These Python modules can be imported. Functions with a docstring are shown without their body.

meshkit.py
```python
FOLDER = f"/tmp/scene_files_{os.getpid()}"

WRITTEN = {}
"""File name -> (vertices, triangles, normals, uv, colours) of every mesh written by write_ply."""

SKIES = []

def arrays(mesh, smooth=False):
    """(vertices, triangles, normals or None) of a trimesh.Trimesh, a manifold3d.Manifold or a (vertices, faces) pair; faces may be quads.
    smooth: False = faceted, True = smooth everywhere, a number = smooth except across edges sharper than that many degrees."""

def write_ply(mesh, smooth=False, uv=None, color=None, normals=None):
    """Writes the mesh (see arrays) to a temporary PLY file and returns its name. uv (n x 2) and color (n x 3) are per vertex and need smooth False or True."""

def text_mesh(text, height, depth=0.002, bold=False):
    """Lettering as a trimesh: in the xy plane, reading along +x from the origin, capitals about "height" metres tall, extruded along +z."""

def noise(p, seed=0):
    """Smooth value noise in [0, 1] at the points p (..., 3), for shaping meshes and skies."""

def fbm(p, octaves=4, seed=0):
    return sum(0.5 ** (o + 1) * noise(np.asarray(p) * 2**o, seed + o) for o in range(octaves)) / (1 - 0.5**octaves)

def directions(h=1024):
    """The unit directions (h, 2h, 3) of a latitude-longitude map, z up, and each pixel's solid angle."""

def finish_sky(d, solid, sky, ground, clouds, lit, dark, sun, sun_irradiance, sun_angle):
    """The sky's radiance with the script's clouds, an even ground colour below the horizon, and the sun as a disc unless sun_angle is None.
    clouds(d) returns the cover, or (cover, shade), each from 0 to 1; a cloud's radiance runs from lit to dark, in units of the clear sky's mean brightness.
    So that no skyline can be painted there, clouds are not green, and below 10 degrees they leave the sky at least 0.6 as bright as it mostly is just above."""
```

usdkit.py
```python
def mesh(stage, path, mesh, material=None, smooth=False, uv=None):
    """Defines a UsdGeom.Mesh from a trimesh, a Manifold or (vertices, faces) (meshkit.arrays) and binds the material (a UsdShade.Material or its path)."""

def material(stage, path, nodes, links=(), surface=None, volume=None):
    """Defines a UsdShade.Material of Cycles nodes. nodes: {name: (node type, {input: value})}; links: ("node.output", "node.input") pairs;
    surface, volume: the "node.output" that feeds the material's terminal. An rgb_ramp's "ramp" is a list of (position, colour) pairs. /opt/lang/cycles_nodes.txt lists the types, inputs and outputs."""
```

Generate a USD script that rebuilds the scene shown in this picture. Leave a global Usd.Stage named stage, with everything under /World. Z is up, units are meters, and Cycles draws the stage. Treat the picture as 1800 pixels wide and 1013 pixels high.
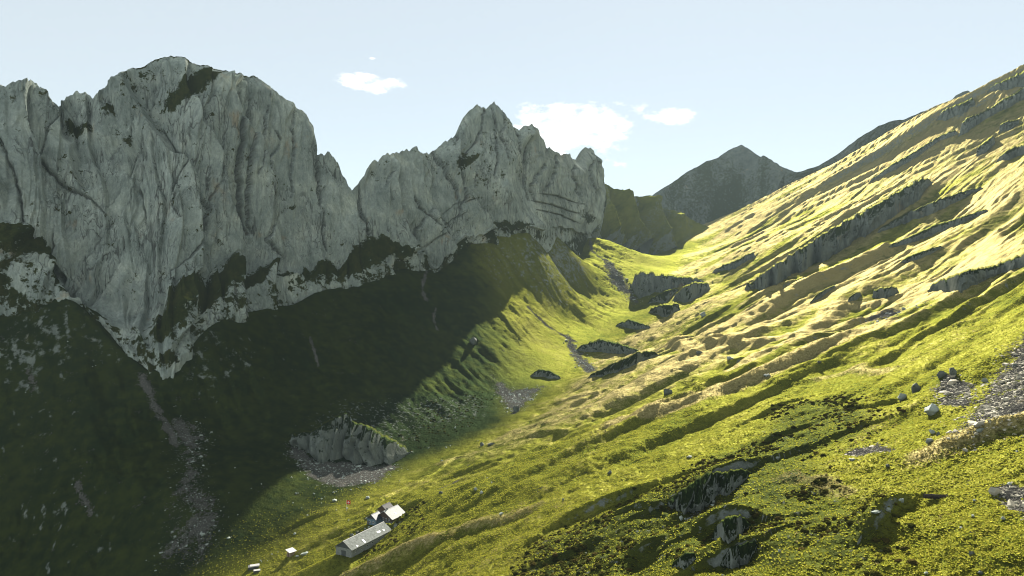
import math, random
import numpy as np, trimesh, usdkit, meshkit
from scipy.interpolate import RBFInterpolator, PchipInterpolator
from scipy.ndimage import gaussian_filter, map_coordinates, median_filter
from pxr import Usd, UsdGeom, UsdLux, UsdShade, Gf, Sdf, Vt

stage = Usd.Stage.CreateInMemory()
UsdGeom.SetStageUpAxis(stage, UsdGeom.Tokens.z)
UsdGeom.SetStageMetersPerUnit(stage, 1.0)
UsdGeom.Xform.Define(stage, '/World')
UsdGeom.Scope.Define(stage, '/World/Looks')

# ------------------------------------------------------------------ camera, sky, sun
EYE = 200.0                                   # the drone's height above the datum
F, CX, CY = 1200.0, 900.0, 506.5              # focal length and centre, in the photograph's pixels (surveying only)
EXPOSURE = 2.25
SUN_AZ, SUN_EL = math.radians(16.0), math.radians(28.0)
SUN_I, SKY_S = 1.25, 0.05

cam = UsdGeom.Camera.Define(stage, '/World/camera')
cam.CreateHorizontalApertureAttr(36.0); cam.CreateVerticalApertureAttr(36.0 * 1013 / 1800)
cam.CreateFocalLengthAttr(24.0); cam.CreateClippingRangeAttr(Gf.Vec2f(1, 20000))
cam.CreateExposureAttr(EXPOSURE)
cam.AddTranslateOp().Set(Gf.Vec3d(0, 0, EYE)); cam.AddRotateXOp().Set(90.0)

S = np.array([math.sin(SUN_AZ) * math.cos(SUN_EL), math.cos(SUN_AZ) * math.cos(SUN_EL), math.sin(SUN_EL)])
sun = UsdLux.DistantLight.Define(stage, '/World/sun')
sun.CreateIntensityAttr(SUN_I); sun.CreateAngleAttr(0.5); sun.CreateNormalizeAttr(True)
sun.CreateColorAttr(Gf.Vec3f(1.0, 0.94, 0.83))
sun.AddRotateXYZOp().Set(Gf.Vec3f(0, 0, 0))
def aim(op, d):                               # -z of the light looks along -d
    z = np.array(d) / np.linalg.norm(d); x = np.cross([0, 0, 1.0], z); x /= np.linalg.norm(x); y = np.cross(z, x)
    m = Gf.Matrix4d(*x, 0, *y, 0, *z, 0, 0, 0, 0, 1)
    return m
sun.ClearXformOpOrder(); sun.AddTransformOp().Set(aim(None, S))

def ray(px, py):
    d = np.array([(px - CX) / F, 1.0, (CY - py) / F]); return d / np.linalg.norm(d)

# clouds: (azimuth deg, elevation deg, half width deg, half height deg, strength) from their bearing over the pass
def bearing(px, py):
    d = ray(px, py); return math.degrees(math.atan2(d[0], d[1])), math.degrees(math.asin(d[2]))
CLOUDS = []
for px, py, wpx, hpx, k in [(652, 147, 58, 17, 1.05), (632, 130, 18, 8, .5), (655, 103, 10, 3, .55), (1000, 230, 110, 43, 1.3), (1075, 287, 38, 12, .62),
                            (1110, 186, 34, 11, .75), (1188, 203, 60, 15, 1.0), (1150, 210, 20, 9, .55), (1160, 198, 36, 7, .55)]:
    a, e = bearing(px, py); CLOUDS.append((a, e, math.degrees(wpx / F), math.degrees(hpx / F), k))
nodes = {
    'sky': ('sky_texture', {'sky_type': 'single_scattering', 'sun_disc': False, 'sun_elevation': SUN_EL, 'sun_rotation': SUN_AZ, 'altitude': 1600.0,
                            'air_density': 1.0, 'aerosol_density': 0.1, 'ozone_density': 1.0}),
    'tc': ('texture_coordinate', {}), 'xyz': ('separate_xyz', {}),
    'az': ('math', {'math_type': 'arctan2'}), 'el': ('math', {'math_type': 'arcsine'}),
    'azd': ('math', {'math_type': 'multiply', 'value2': 57.29578}), 'eld': ('math', {'math_type': 'multiply', 'value2': 57.29578}),
    'cmap': ('mapping', {'mapping_type': 'point', 'scale': (1, 1, 2.2)}),
    'cn': ('noise_texture', {'scale': 26.0, 'detail': 7.0, 'roughness': 0.62}),
    'cw': ('noise_texture', {'scale': 60.0, 'detail': 4.0, 'roughness': 0.6}),
    'bg': ('background_shader', {'strength': SKY_S}),
}
links = [('tc.generated', 'xyz.vector'), ('xyz.x', 'az.value1'), ('xyz.y', 'az.value2'), ('xyz.z', 'el.value1'), ('az.value', 'azd.value1'), ('el.value', 'eld.value1'),
         ('tc.generated', 'cmap.vector'), ('cmap.vector', 'cn.vector'), ('cmap.vector', 'cw.vector')]
prev = None
for i, (a, e, w, h, k) in enumerate(CLOUDS):  # k - ((az-a)/w)^2 - ((el-e)/h)^2, the greatest of all clouds
    for n, src, c, s in (('x', 'azd', a, w), ('y', 'eld', e, h)):
        nodes[f'c{n}{i}'] = ('math', {'math_type': 'multiply_add', 'value2': 1 / s, 'value3': -c / s}); links.append((f'{src}.value', f'c{n}{i}.value1'))
        nodes[f'q{n}{i}'] = ('math', {'math_type': 'multiply'}); links += [(f'c{n}{i}.value', f'q{n}{i}.value1'), (f'c{n}{i}.value', f'q{n}{i}.value2')]
    nodes[f's{i}'] = ('math', {'math_type': 'add'}); links += [(f'qx{i}.value', f's{i}.value1'), (f'qy{i}.value', f's{i}.value2')]
    nodes[f'd{i}'] = ('math', {'math_type': 'subtract', 'value1': k}); links.append((f's{i}.value', f'd{i}.value2'))
    if prev is None:
        prev = f'd{i}.value'
    else:
        nodes[f'm{i}'] = ('math', {'math_type': 'maximum'}); links += [(prev, f'm{i}.value1'), (f'd{i}.value', f'm{i}.value2')]; prev = f'm{i}.value'
nodes['cna'] = ('math', {'math_type': 'multiply_add', 'value2': 4.4, 'value3': -2.3}); links.append(('cn.fac', 'cna.value1'))
nodes['cs'] = ('math', {'math_type': 'add'}); links += [(prev, 'cs.value1'), ('cna.value', 'cs.value2')]
nodes['cov'] = ('map_range', {'range_type': 'smoothstep', 'from_min': -.05, 'from_max': 1.15, 'to_min': 0.0, 'to_max': 1.0, 'clamp': True}); links.append(('cs.value', 'cov.value'))
nodes['veil'] = ('mix_color', {'blend_type': 'mix', 'fac': 0.84, 'b': (2.95, 3.2, 3.2)}); links.append(('sky.color', 'veil.a'))   # thin high haze
nodes['cl'] = ('mix_color', {'blend_type': 'mix', 'b': (6.6, 6.6, 6.5)}); links += [('cov.result', 'cl.fac'), ('veil.result', 'cl.a'), ('cl.result', 'bg.color')]
skymat = usdkit.material(stage, '/World/Looks/sky', nodes, links, surface='bg.background')
dome = UsdLux.DomeLight.Define(stage, '/World/sky')
dome.GetPrim().SetCustomDataByKey('kind', 'structure')
UsdShade.MaterialBindingAPI.Apply(dome.GetPrim()).Bind(skymat)

# ------------------------------------------------------------------ helpers
def tag(p, label=None, cat=None, group=None, kind=None):
    p = p.GetPrim() if hasattr(p, 'GetPrim') else p
    for k, v in (('label', label), ('category', cat), ('group', group), ('kind', kind)):
        if v:
            p.SetCustomDataByKey(k, v)
    return p
_used = {}
def path_for(name, parent=None):
    base = (parent.GetPath().pathString if parent is not None else '/World') + '/' + name
    n = _used.get(base, -1) + 1; _used[base] = n
    return base if n == 0 else f'{base}_{n:03d}'
def put(name, mesh, mat, parent=None, smooth=False, prim=None, **pv):
    m = usdkit.mesh(stage, path_for(name, parent), mesh, mat, smooth=smooth)
    for k, v in pv.items():
        UsdGeom.PrimvarsAPI(m).CreatePrimvar(k, Sdf.ValueTypeNames.FloatArray, 'vertex').Set(Vt.FloatArray.FromNumpy(np.asarray(v, np.float32)))
    return m.GetPrim()
def fbm(x, y, z=None, o=4, s=0):
    return meshkit.fbm(np.stack([x, y, np.zeros_like(x) if z is None else z], -1), o, s)
def sstep(a, b, x):
    t = np.clip((x - a) / (b - a), 0, 1); return t * t * (3 - 2 * t)
def P3(px, py, D):
    return np.stack(np.broadcast_arrays((px - CX) / F * D, D, (CY - py) / F * D), -1).astype(float)
def lin(pts, x, k=1):
    a = np.array(pts, float); return np.interp(x, a[:, 0], a[:, k])
def pch(pts, x, k=1):
    a = np.array(pts, float); return PchipInterpolator(a[:, 0], a[:, k])(x)
def seg_dist(x, y, poly, pad=None):
    """distance from the points to a polyline, signed (positive on its left), and the fraction along it"""
    poly = np.asarray(poly, float)
    best = np.full(x.shape, 1e18); sign = np.ones(x.shape); frac = np.zeros(x.shape)
    L = np.r_[0, np.cumsum(np.linalg.norm(np.diff(poly, axis=0), axis=1))]
    for i in range(len(poly) - 1):
        a, d = poly[i], poly[i + 1] - poly[i]; l2 = d @ d
        t = np.clip(((x - a[0]) * d[0] + (y - a[1]) * d[1]) / l2, 0, 1)
        ex, ey = x - a[0] - t * d[0], y - a[1] - t * d[1]
        q = ex * ex + ey * ey
        c = d[0] * (y - a[1]) - d[1] * (x - a[0])
        m = q < best
        best = np.where(m, q, best); sign = np.where(m, np.sign(c), sign); frac = np.where(m, (L[i] + t * math.sqrt(l2)) / L[-1], frac)
    return np.sqrt(best), sign, frac
def near(x, y, poly, r, fn):
    """calls fn(distance, sign, fraction) for the points within r of the polyline and returns a full array, 0 elsewhere"""
    poly = np.asarray(poly, float); lo, hi = poly.min(0) - r, poly.max(0) + r
    m = (x > lo[0]) & (x < hi[0]) & (y > lo[1]) & (y < hi[1])
    out = np.zeros(x.shape)
    if m.any():
        out[m] = fn(*seg_dist(x[m], y[m], poly))
    return out
def inside(x, y, poly):
    poly = np.asarray(poly, float); r = np.zeros(x.shape, bool); j = len(poly) - 1
    for i in range(len(poly)):
        (xi, yi), (xj, yj) = poly[i], poly[j]
        with np.errstate(all='ignore'):
            r ^= ((yi > y) != (yj > y)) & (x < (xj - xi) * (y - yi) / (yj - yi + 1e-12) + xi)
        j = i
    return r
def quads(nr, nc, keep=None):
    i = np.arange(nr * nc).reshape(nr, nc)
    q = np.stack([i[:-1, :-1], i[:-1, 1:], i[1:, 1:], i[1:, :-1]], -1).reshape(-1, 4)
    if keep is not None:
        q = q[keep.reshape(nr, nc)[:-1, :-1].ravel()]
    return q
def tri(q):
    return np.vstack([q[:, [0, 1, 2]], q[:, [0, 2, 3]]])

# ------------------------------------------------------------------ materials
HAZE = .0000125
GLOSS = .065
class Mat:
    """a small node-graph writer"""
    def __init__(s): s.n, s.l, s.k = {}, [], 0
    def add(s, kind, **inp):
        name = f'n{s.k}'; s.k += 1; vals = {}
        for k, v in inp.items():
            if isinstance(v, str) and '.' in v and v.split('.')[0] in s.n:
                s.l.append((v, f'{name}.{k}'))
            else:
                vals[k] = v
        s.n[name] = (kind, vals); return name
    def noise(s, vec, scale, detail=4., rough=.55, out='fac', **k):
        return s.add('noise_texture', vector=vec, scale=float(scale), detail=float(detail), roughness=float(rough), **k) + '.' + out
    def m(s, t, a, b=0., c=None, clamp=False):
        k = dict(math_type=t, value1=a, value2=b, use_clamp=clamp)
        if c is not None: k['value3'] = c
        return s.add('math', **k) + '.value'
    def rng(s, v, a, b, lo=0., hi=1., t='smoothstep'):
        return s.add('map_range', range_type=t, value=v, from_min=float(a), from_max=float(b), to_min=float(lo), to_max=float(hi), clamp=True) + '.result'
    def ramp(s, v, stops): return s.add('rgb_ramp', fac=v, ramp=stops) + '.color'
    def mix(s, f, a, b, t='mix'): return s.add('mix_color', blend_type=t, fac=f, a=a, b=b) + '.result'
    def attr(s, name): return s.add('attribute', attribute=name) + '.fac'
    def pos(s): return s.add('geometry') + '.position'
    def map(s, v, **k): return s.add('mapping', vector=v, mapping_type='point', **k) + '.vector'
    def done(s, name, surface): return usdkit.material(stage, '/World/Looks/' + name, s.n, s.l, surface=surface)

def grass_nodes(m, pos):
    """colour of alpine turf and its painted shade: greens, straw and heath, from world-space noise and the 'dry' and 'heath' masks"""
    big = m.noise(pos, 1 / 70, 5, .6); mid = m.noise(pos, 1 / 9, 5, .62); fine = m.noise(pos, 1 / 1.1, 4, .65)
    g = m.m('multiply_add', big, .45, m.m('multiply_add', mid, .35, m.m('multiply', fine, .3)))
    col = m.ramp(g, [(.36, (.015, .021, .0040)), (.46, (.037, .0435, .0065)), (.56, (.072, .075, .0105)), (.68, (.122, .116, .024))])
    dn = m.m('multiply_add', mid, .5, m.m('multiply_add', fine, .35, m.m('multiply', big, .25)))
    dry = m.m('add', m.attr('dry'), m.rng(dn, .35, .75, -.45, .45, 'linear'))
    straw = m.ramp(fine, [(.3, (.09, .075, .027)), (.55, (.155, .130, .054)), (.75, (.235, .20, .095))])
    col = m.mix(m.rng(dry, .3, .85), col, straw)
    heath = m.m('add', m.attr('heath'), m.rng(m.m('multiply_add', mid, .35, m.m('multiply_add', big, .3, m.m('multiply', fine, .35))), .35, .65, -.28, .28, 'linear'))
    heath_shade_col = m.ramp(fine, [(.3, (.0035, .008, .003)), (.55, (.009, .0145, .005)), (.75, (.020, .0215, .007))])
    return m.mix(m.rng(heath, .2, .85), col, heath_shade_col), fine, mid

def rock_nodes(m, pos, tone=1.0):
    wv = m.add('vector_math', math_type='scale', vector1=m.noise(pos, 1 / 95, 3, .5, out='color'), scale=85.) + '.vector'
    wp = m.add('vector_math', math_type='add', vector1=pos, vector2=wv) + '.vector'
    st = m.map(wp, scale=(1, 1, .16))
    a = m.noise(pos, 1 / 60, 5, .6); b = m.noise(st, 1 / 5, 6, .65); c = m.noise(pos, 1 / 2.2, 6, .7)
    e = m.noise(m.map(wp, scale=(1, 1, .045)), 1 / 1.7, 5, .7)
    g = m.m('multiply_add', a, .3, m.m('multiply_add', b, .3, m.m('multiply_add', e, .25, m.m('multiply', c, .22))))
    t = tone
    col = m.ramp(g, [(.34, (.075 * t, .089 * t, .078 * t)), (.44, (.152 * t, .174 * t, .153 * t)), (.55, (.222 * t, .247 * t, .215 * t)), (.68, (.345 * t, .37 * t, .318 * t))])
    och = m.m('multiply', m.rng(m.noise(pos, 1 / 35, 3, .5), .62, .74), m.rng(m.noise(st, 1 / 8, 4, .6), .42, .6))
    return m.mix(m.m('multiply', och, .5), col, (.27, .185, .095)), m.m('multiply_add', e, .8, b), c

def ground_material(name='alpine_turf', lo=.60, hi=.46):
    m = Mat(); pos = m.pos()
    gcol, fine, mid = grass_nodes(m, pos)
    rcol, rb, rc = rock_nodes(m, pos, .55)
    nz = m.add('separate_xyz', vector=m.add('geometry') + '.normal') + '.z'
    steep = m.m('add', nz, m.rng(m.noise(pos, 1 / 6, 5, .65), .3, .7, .16, -.16, 'linear'))
    rk = m.rng(steep, lo, hi)
    rk = m.m('maximum', rk, m.rng(m.m('add', m.attr('rock'), m.rng(m.noise(pos, 1 / 3.5, 5, .7), .3, .7, -.5, .5, 'linear')), .45, .62))
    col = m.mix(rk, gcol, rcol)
    sc = m.rng(m.m('add', m.attr('scree'), m.rng(m.m('multiply_add', m.noise(pos, 1 / 14, 5, .65), .55, m.m('multiply', m.noise(pos, 1 / 1.6, 5, .7), .45)), .34, .66, -.75, .55, 'linear')), .35, .55)
    vo = m.add('voronoi_texture', vector=pos, scale=1 / .9, detail=2., roughness=.6)
    scol = m.ramp(vo + '.distance', [(.0, (.29, .265, .225)), (.45, (.20, .183, .155)), (.85, (.06, .058, .052))])
    col = m.mix(sc, col, scol)
    h = m.m('multiply_add', fine, .35, m.m('multiply', m.noise(pos, 1 / .35, 3, .6), .16))
    h = m.m('multiply_add', mid, 1.5, m.m('multiply_add', m.noise(pos, 1 / 3.6, 4, .65), 1.0, h))
    h = m.m('multiply_add', rk, m.m('multiply', rc, .8), h)
    h = m.m('multiply_add', sc, m.m('multiply', vo + '.distance', -.5), h)
    bump = m.add('bump', height=h, strength=.9, distance=1.0) + '.normal'
    gl = m.add('glossy_bsdf', color=m.mix(m.m('multiply', m.m('subtract', 1., m.m('maximum', rk, sc)), GLOSS), (0., 0., 0.), m.mix(1., col, (5., 5., 5.), 'multiply')), roughness=.55, normal=bump) + '.BSDF'
    d_ = m.add('diffuse_bsdf', color=col, roughness=.6, normal=bump) + '.BSDF'
    p = m.add('add_closure', closure1=d_, closure2=gl)
    return m.done(name, p + '.closure')

def cliff_material(name='limestone', tone=1.06):
    m = Mat(); pos = m.pos()
    rcol, rb, rc = rock_nodes(m, pos, tone)
    fine = m.noise(pos, 1 / 1.3, 4, .65); mid = m.noise(pos, 1 / 10, 5, .65)
    g = m.ramp(m.m('multiply_add', mid, .5, m.m('multiply', fine, .5)), [(.35, (.010, .016, .004)), (.5, (.022, .028, .008)), (.65, (.045, .043, .013))])
    gm = m.rng(m.m('add', m.attr('turf'), m.rng(m.m('multiply_add', mid, .6, m.m('multiply', m.noise(pos, 1 / 3, 4, .7), .4)), .32, .68, -.55, .55, 'linear')), .42, .6)
    ln = m.noise(m.map(pos, scale=(1, 1, .17)), 1 / 26, 3, .5, distortion=1.4); lm = m.noise(m.map(pos, scale=(1, 1, .25)), 1 / 9, 3, .5, distortion=1.2)
    la = m.rng(m.m('absolute', m.m('subtract', ln, .5)), .0, .016, 1., 0.); lb = m.rng(m.m('absolute', m.m('subtract', lm, .52)), .0, .022, .7, 0.)
    fr = m.rng(m.noise(pos, 1 / 50, 3, .5), .42, .6)
    dark = m.m('maximum', m.attr('crack'), m.m('multiply', m.m('maximum', la, lb), fr))
    stain = m.m('multiply', m.rng(m.noise(m.map(pos, scale=(1, 1, .03)), 1 / 4, 4, .6), .5, .7), m.rng(m.noise(pos, 1 / 45, 3, .5), .45, .62))
    rcol = m.mix(m.m('multiply', stain, .45), rcol, (.10, .105, .105)); rcol = m.mix(1., rcol, m.ramp(m.noise(pos, 1 / 28, 5, .62), [(.32, (.72, .75, .76)), (.5, (.98, 1., 1.02)), (.68, (1.22, 1.2, 1.16))]), 'multiply')
    rcol = m.mix(m.m('multiply', dark, .8), rcol, (.045, .045, .042))
    col = m.mix(gm, rcol, g)
    h = m.m('multiply_add', rb, 1.2, m.m('multiply_add', rc, .8, m.m('multiply_add', fine, .3, m.m('multiply', dark, -1.6))))
    bump = m.add('bump', height=h, strength=.8, distance=1.2) + '.normal'
    p = m.add('diffuse_bsdf', color=col, roughness=.8, normal=bump)
    return m.done(name, p + '.BSDF')

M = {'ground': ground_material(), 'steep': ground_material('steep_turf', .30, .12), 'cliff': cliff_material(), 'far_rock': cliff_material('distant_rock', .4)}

# ------------------------------------------------------------------ the massif on the left: level lines of its face (bearing px, height px, distance m)
CREST = [(-320, 235), (-200, 190), (-100, 200), (0, 172), (20, 162), (45, 150), (62, 150), (75, 160), (88, 180), (100, 190), (108, 188), (115, 178), (122, 168), (140, 163), (155, 168), (165, 168),
         (185, 155), (215, 135), (245, 118), (275, 104), (300, 100), (325, 104), (350, 115), (375, 122), (400, 130), (425, 135), (445, 134), (465, 148), (490, 168), (515, 182), (535, 200),
         (550, 220), (557, 245), (562, 270), (570, 273), (577, 268), (590, 280), (602, 300), (613, 325), (620, 333), (628, 325), (645, 305), (652, 288), (665, 280), (690, 272), (718, 262),
         (735, 262), (740, 270), (755, 270), (775, 258), (790, 245), (802, 235), (812, 215), (825, 195), (838, 186), (850, 190), (857, 197), (861, 186), (868, 181), (880, 190), (888, 198),
         (895, 207), (905, 225), (912, 232), (920, 224), (932, 222), (942, 228), (950, 240), (962, 255), (975, 265), (988, 275), (1000, 272), (1010, 280), (1018, 270), (1027, 262), (1042, 266),
         (1047, 285), (1050, 305), (1062, 322)]
L0 = [(-320, 560), (0, 540), (60, 530), (130, 526), (178, 583), (249, 651), (275, 662), (297, 666), (320, 630), (337, 607), (367, 574), (412, 559), (450, 547), (484, 540), (522, 533), (540, 514),
      (570, 510), (611, 497), (637, 499), (679, 471), (709, 464), (742, 456), (760, 478), (777, 463), (806, 433), (844, 419), (896, 409), (924, 402), (1000, 414), (1030, 420), (1045, 398), (1062, 332)]
L1 = [(-320, 490), (0, 470), (70, 480), (120, 502), (160, 535), (200, 560), (250, 575), (300, 568), (349, 547), (382, 525), (450, 495), (502, 473), (540, 482), (611, 481), (630, 477), (679, 458),
      (709, 456), (742, 450), (760, 473), (777, 459), (806, 429), (844, 415), (896, 405), (924, 398), (1000, 410), (1030, 416), (1045, 393), (1062, 329)]
L2 = [(-320, 450), (0, 430), (39, 425), (82, 462), (121, 500), (157, 517), (200, 533), (250, 535), (300, 510), (330, 502), (375, 472), (416, 450), (442, 465), (487, 461), (510, 467), (562, 461),
      (577, 450), (600, 461), (619, 431), (649, 412), (671, 415), (702, 434), (742, 445), (760, 468), (777, 455), (806, 424), (844, 411), (896, 401), (924, 394), (1000, 406), (1030, 411), (1045, 388), (1062, 327)]
D0 = [(-320, 530), (0, 600), (130, 600), (200, 585), (297, 572), (360, 615), (450, 690), (560, 790), (640, 850), (742, 940), (850, 1040), (924, 1110), (945, 1150), (970, 1235), (1000, 1385), (1030, 1580), (1045, 1660), (1062, 1700)]
D2 = [(-320, 560), (0, 632), (121, 645), (200, 645), (300, 655), (416, 725), (510, 795), (577, 835), (649, 872), (742, 946), (850, 1044), (924, 1114), (945, 1154), (970, 1239), (1000, 1389), (1030, 1584), (1045, 1664), (1062, 1704)]

# ------------------------------------------------------------------ terrain: one height field over the valley
CTRL = []
for px in (-320, -150, 0, 70, 130, 178, 249, 297, 337, 380, 450, 520, 570, 637, 709, 760, 806, 860, 924, 975, 1030):
    CTRL.append((px, float(lin(L0, px)), float(lin(D0, px))))
CTRL += [  # valley bottom, from the pass down to the lake side
    (1200, 430, 1830), (1160, 470, 1480), (1135, 520, 1230), (1150, 548, 1070), (1060, 590, 960), (1000, 620, 880), (960, 665, 770), (930, 700, 690), (860, 742, 615), (690, 808, 540),
    (560, 872, 455), (450, 930, 415), (300, 1008, 385),
    # the shaded slope under the cliffs
    (0, 1013, 430), (0, 800, 500), (0, 660, 550), (150, 700, 540), (150, 850, 470), (150, 1013, 405), (400, 750, 560), (400, 650, 605), (300, 850, 450), (520, 640, 660), (520, 740, 575), (640, 560, 765),
    (640, 660, 665), (760, 560, 810), (760, 680, 680), (850, 500, 930), (850, 600, 800), (900, 500, 975), (940, 560, 930), (1000, 500, 1190), (1000, 560, 1010), (1060, 500, 1270), (1080, 440, 1620),
    # the meadow side, near to far
    (600, 1013, 345), (640, 950, 372), (760, 900, 375), (760, 1013, 285), (900, 1013, 235), (900, 900, 320), (900, 820, 420), (1050, 1013, 205), (1050, 850, 310), (1050, 740, 480), (1050, 660, 690),
    (1200, 1013, 180), (1200, 850, 272), (1200, 750, 375), (1200, 650, 575), (1200, 560, 900), (1200, 490, 1300), (1230, 430, 1800), (1350, 1013, 163), (1350, 850, 232), (1350, 700, 375), (1350, 600, 570),
    (1350, 500, 900), (1350, 420, 1330), (1500, 1013, 150), (1500, 850, 208), (1500, 750, 275), (1500, 650, 390), (1500, 570, 560), (1500, 480, 840), (1500, 400, 1170), (1500, 330, 1560), (1650, 1013, 138),
    (1650, 850, 185), (1650, 780, 215), (1650, 720, 265), (1650, 620, 370), (1650, 520, 580), (1650, 420, 880), (1650, 320, 1190), (1650, 240, 1500), (1800, 1013, 128), (1800, 870, 160), (1800, 765, 195),
    (1800, 680, 250), (1800, 600, 320), (1800, 470, 530), (1800, 350, 850), (1800, 250, 1150), (1800, 180, 1370),
    # towards the pass and along the far crest of the meadow side
    (1250, 400, 1990), (1280, 387, 2080), (1330, 355, 2150), (1390, 330, 2200), (1440, 307, 2150), (1500, 282, 2000), (1560, 240, 1850), (1640, 193, 1720), (1700, 166, 1640), (1800, 121, 1540), (1900, 80, 1450)]
CTRL = np.array(CTRL, float)
C3 = P3(CTRL[:, 0], CTRL[:, 1], CTRL[:, 2])
EXTRA = np.array([  # ground that the photograph only implies: below and behind the camera, beyond the crests
    (0, 0, -95), (120, 20, -50), (-200, 100, -150), (-420, 200, -205), (250, 60, 10), (350, 200, 60), (-600, 350, -120), (60, 100, -72), (-90, 150, -118),
    (1350, 1500, 430), (1400, 1200, 480), (1300, 1900, 380), (1250, 2300, 330), (1150, 2700, 330), (900, 2700, 300), (700, 2600, 220), (500, 2300, 130), (260, 2050, 60), (900, 800, 330), (700, 500, 250),
    (-650, 800, -80), (-450, 1000, -60), (-250, 1250, -40), (0, 1450, -20), (-800, 600, -60), (150, 1700, 0), (300, 2200, 40)], float)
C3 = np.vstack([C3, EXTRA])
rbf = RBFInterpolator(C3[:, :2] / 100, C3[:, 2], kernel='thin_plate_spline', smoothing=.02)
gx, gy = np.linspace(-1500, 2600, 411), np.linspace(0, 3400, 341)
GX, GY = np.meshgrid(gx, gy)
BASE = rbf(np.stack([GX.ravel(), GY.ravel()], 1) / 100).reshape(GX.shape)
def base_z(x, y):
    return map_coordinates(BASE, [np.clip(y / 10.0, 0, 340), np.clip((x + 1500) / 10.0, 0, 410)], order=3, mode='nearest')

class Sight:
    """where a line of sight meets the ground (a surveyor's table: columns of bearing, rows of distance)"""
    def __init__(s, u, D, Z): s.u, s.D, s.Z = u, D, Z
    def __call__(s, px, py):
        c = np.interp((px - CX) / F, s.u, np.arange(len(s.u))); i = int(min(c, len(s.u) - 2)); t = c - i
        z = s.Z[:, i] * (1 - t) + s.Z[:, i + 1] * t
        y = np.minimum.accumulate(CY - F * z / s.D)
        k = int(np.argmax(y <= py)); 
        if k == 0: d = s.D[-1] if y[0] > py else s.D[0]
        else:
            a, b = y[k - 1], y[k]; d = s.D[k - 1] + (s.D[k] - s.D[k - 1]) * (a - py) / max(a - b, 1e-9)
        return np.array([(px - CX) / F * d, d, float(np.interp(d, s.D, z))])
_D = np.geomspace(70, 3300, 700); _u = np.linspace(-.95, .95, 500)
_DD, _UU = np.meshgrid(_D, _u, indexing='ij')
sight0 = Sight(_u, _D, base_z(_UU * _DD, _DD))
def XY(pts, sight=None):
    return np.array([(sight or sight0)(*p)[:2] for p in pts])

NC_IN, NC_OUT, NR = 860, 45, 1000
u = np.r_[np.linspace(-1.02, -.765, NC_OUT)[:-1], np.linspace(-.765, .765, NC_IN), np.linspace(.765, 1.02, NC_OUT)[1:]]
D = np.geomspace(88, 3300, NR)
DD, UU = np.meshgrid(D, u, indexing='ij')
X, Y = UU * DD, DD
Z = base_z(X, Y)

THAL = XY([(1200, 430), (1160, 470), (1135, 520), (1150, 548), (1060, 590), (1000, 620), (960, 665), (930, 700), (860, 742), (690, 808), (560, 872), (450, 930), (300, 1008)])
THAL = np.vstack([[[560, 2400]], THAL, [[-260, 250]], [[-420, 60]]])
dth, sth, _ = seg_dist(X, Y, THAL)
side = dth * sth                               # positive: the meadow (east) side when walking down the valley
if side[500, 800] < 0: side = -side
right = sstep(0, 60, side); left = 1 - right

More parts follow.
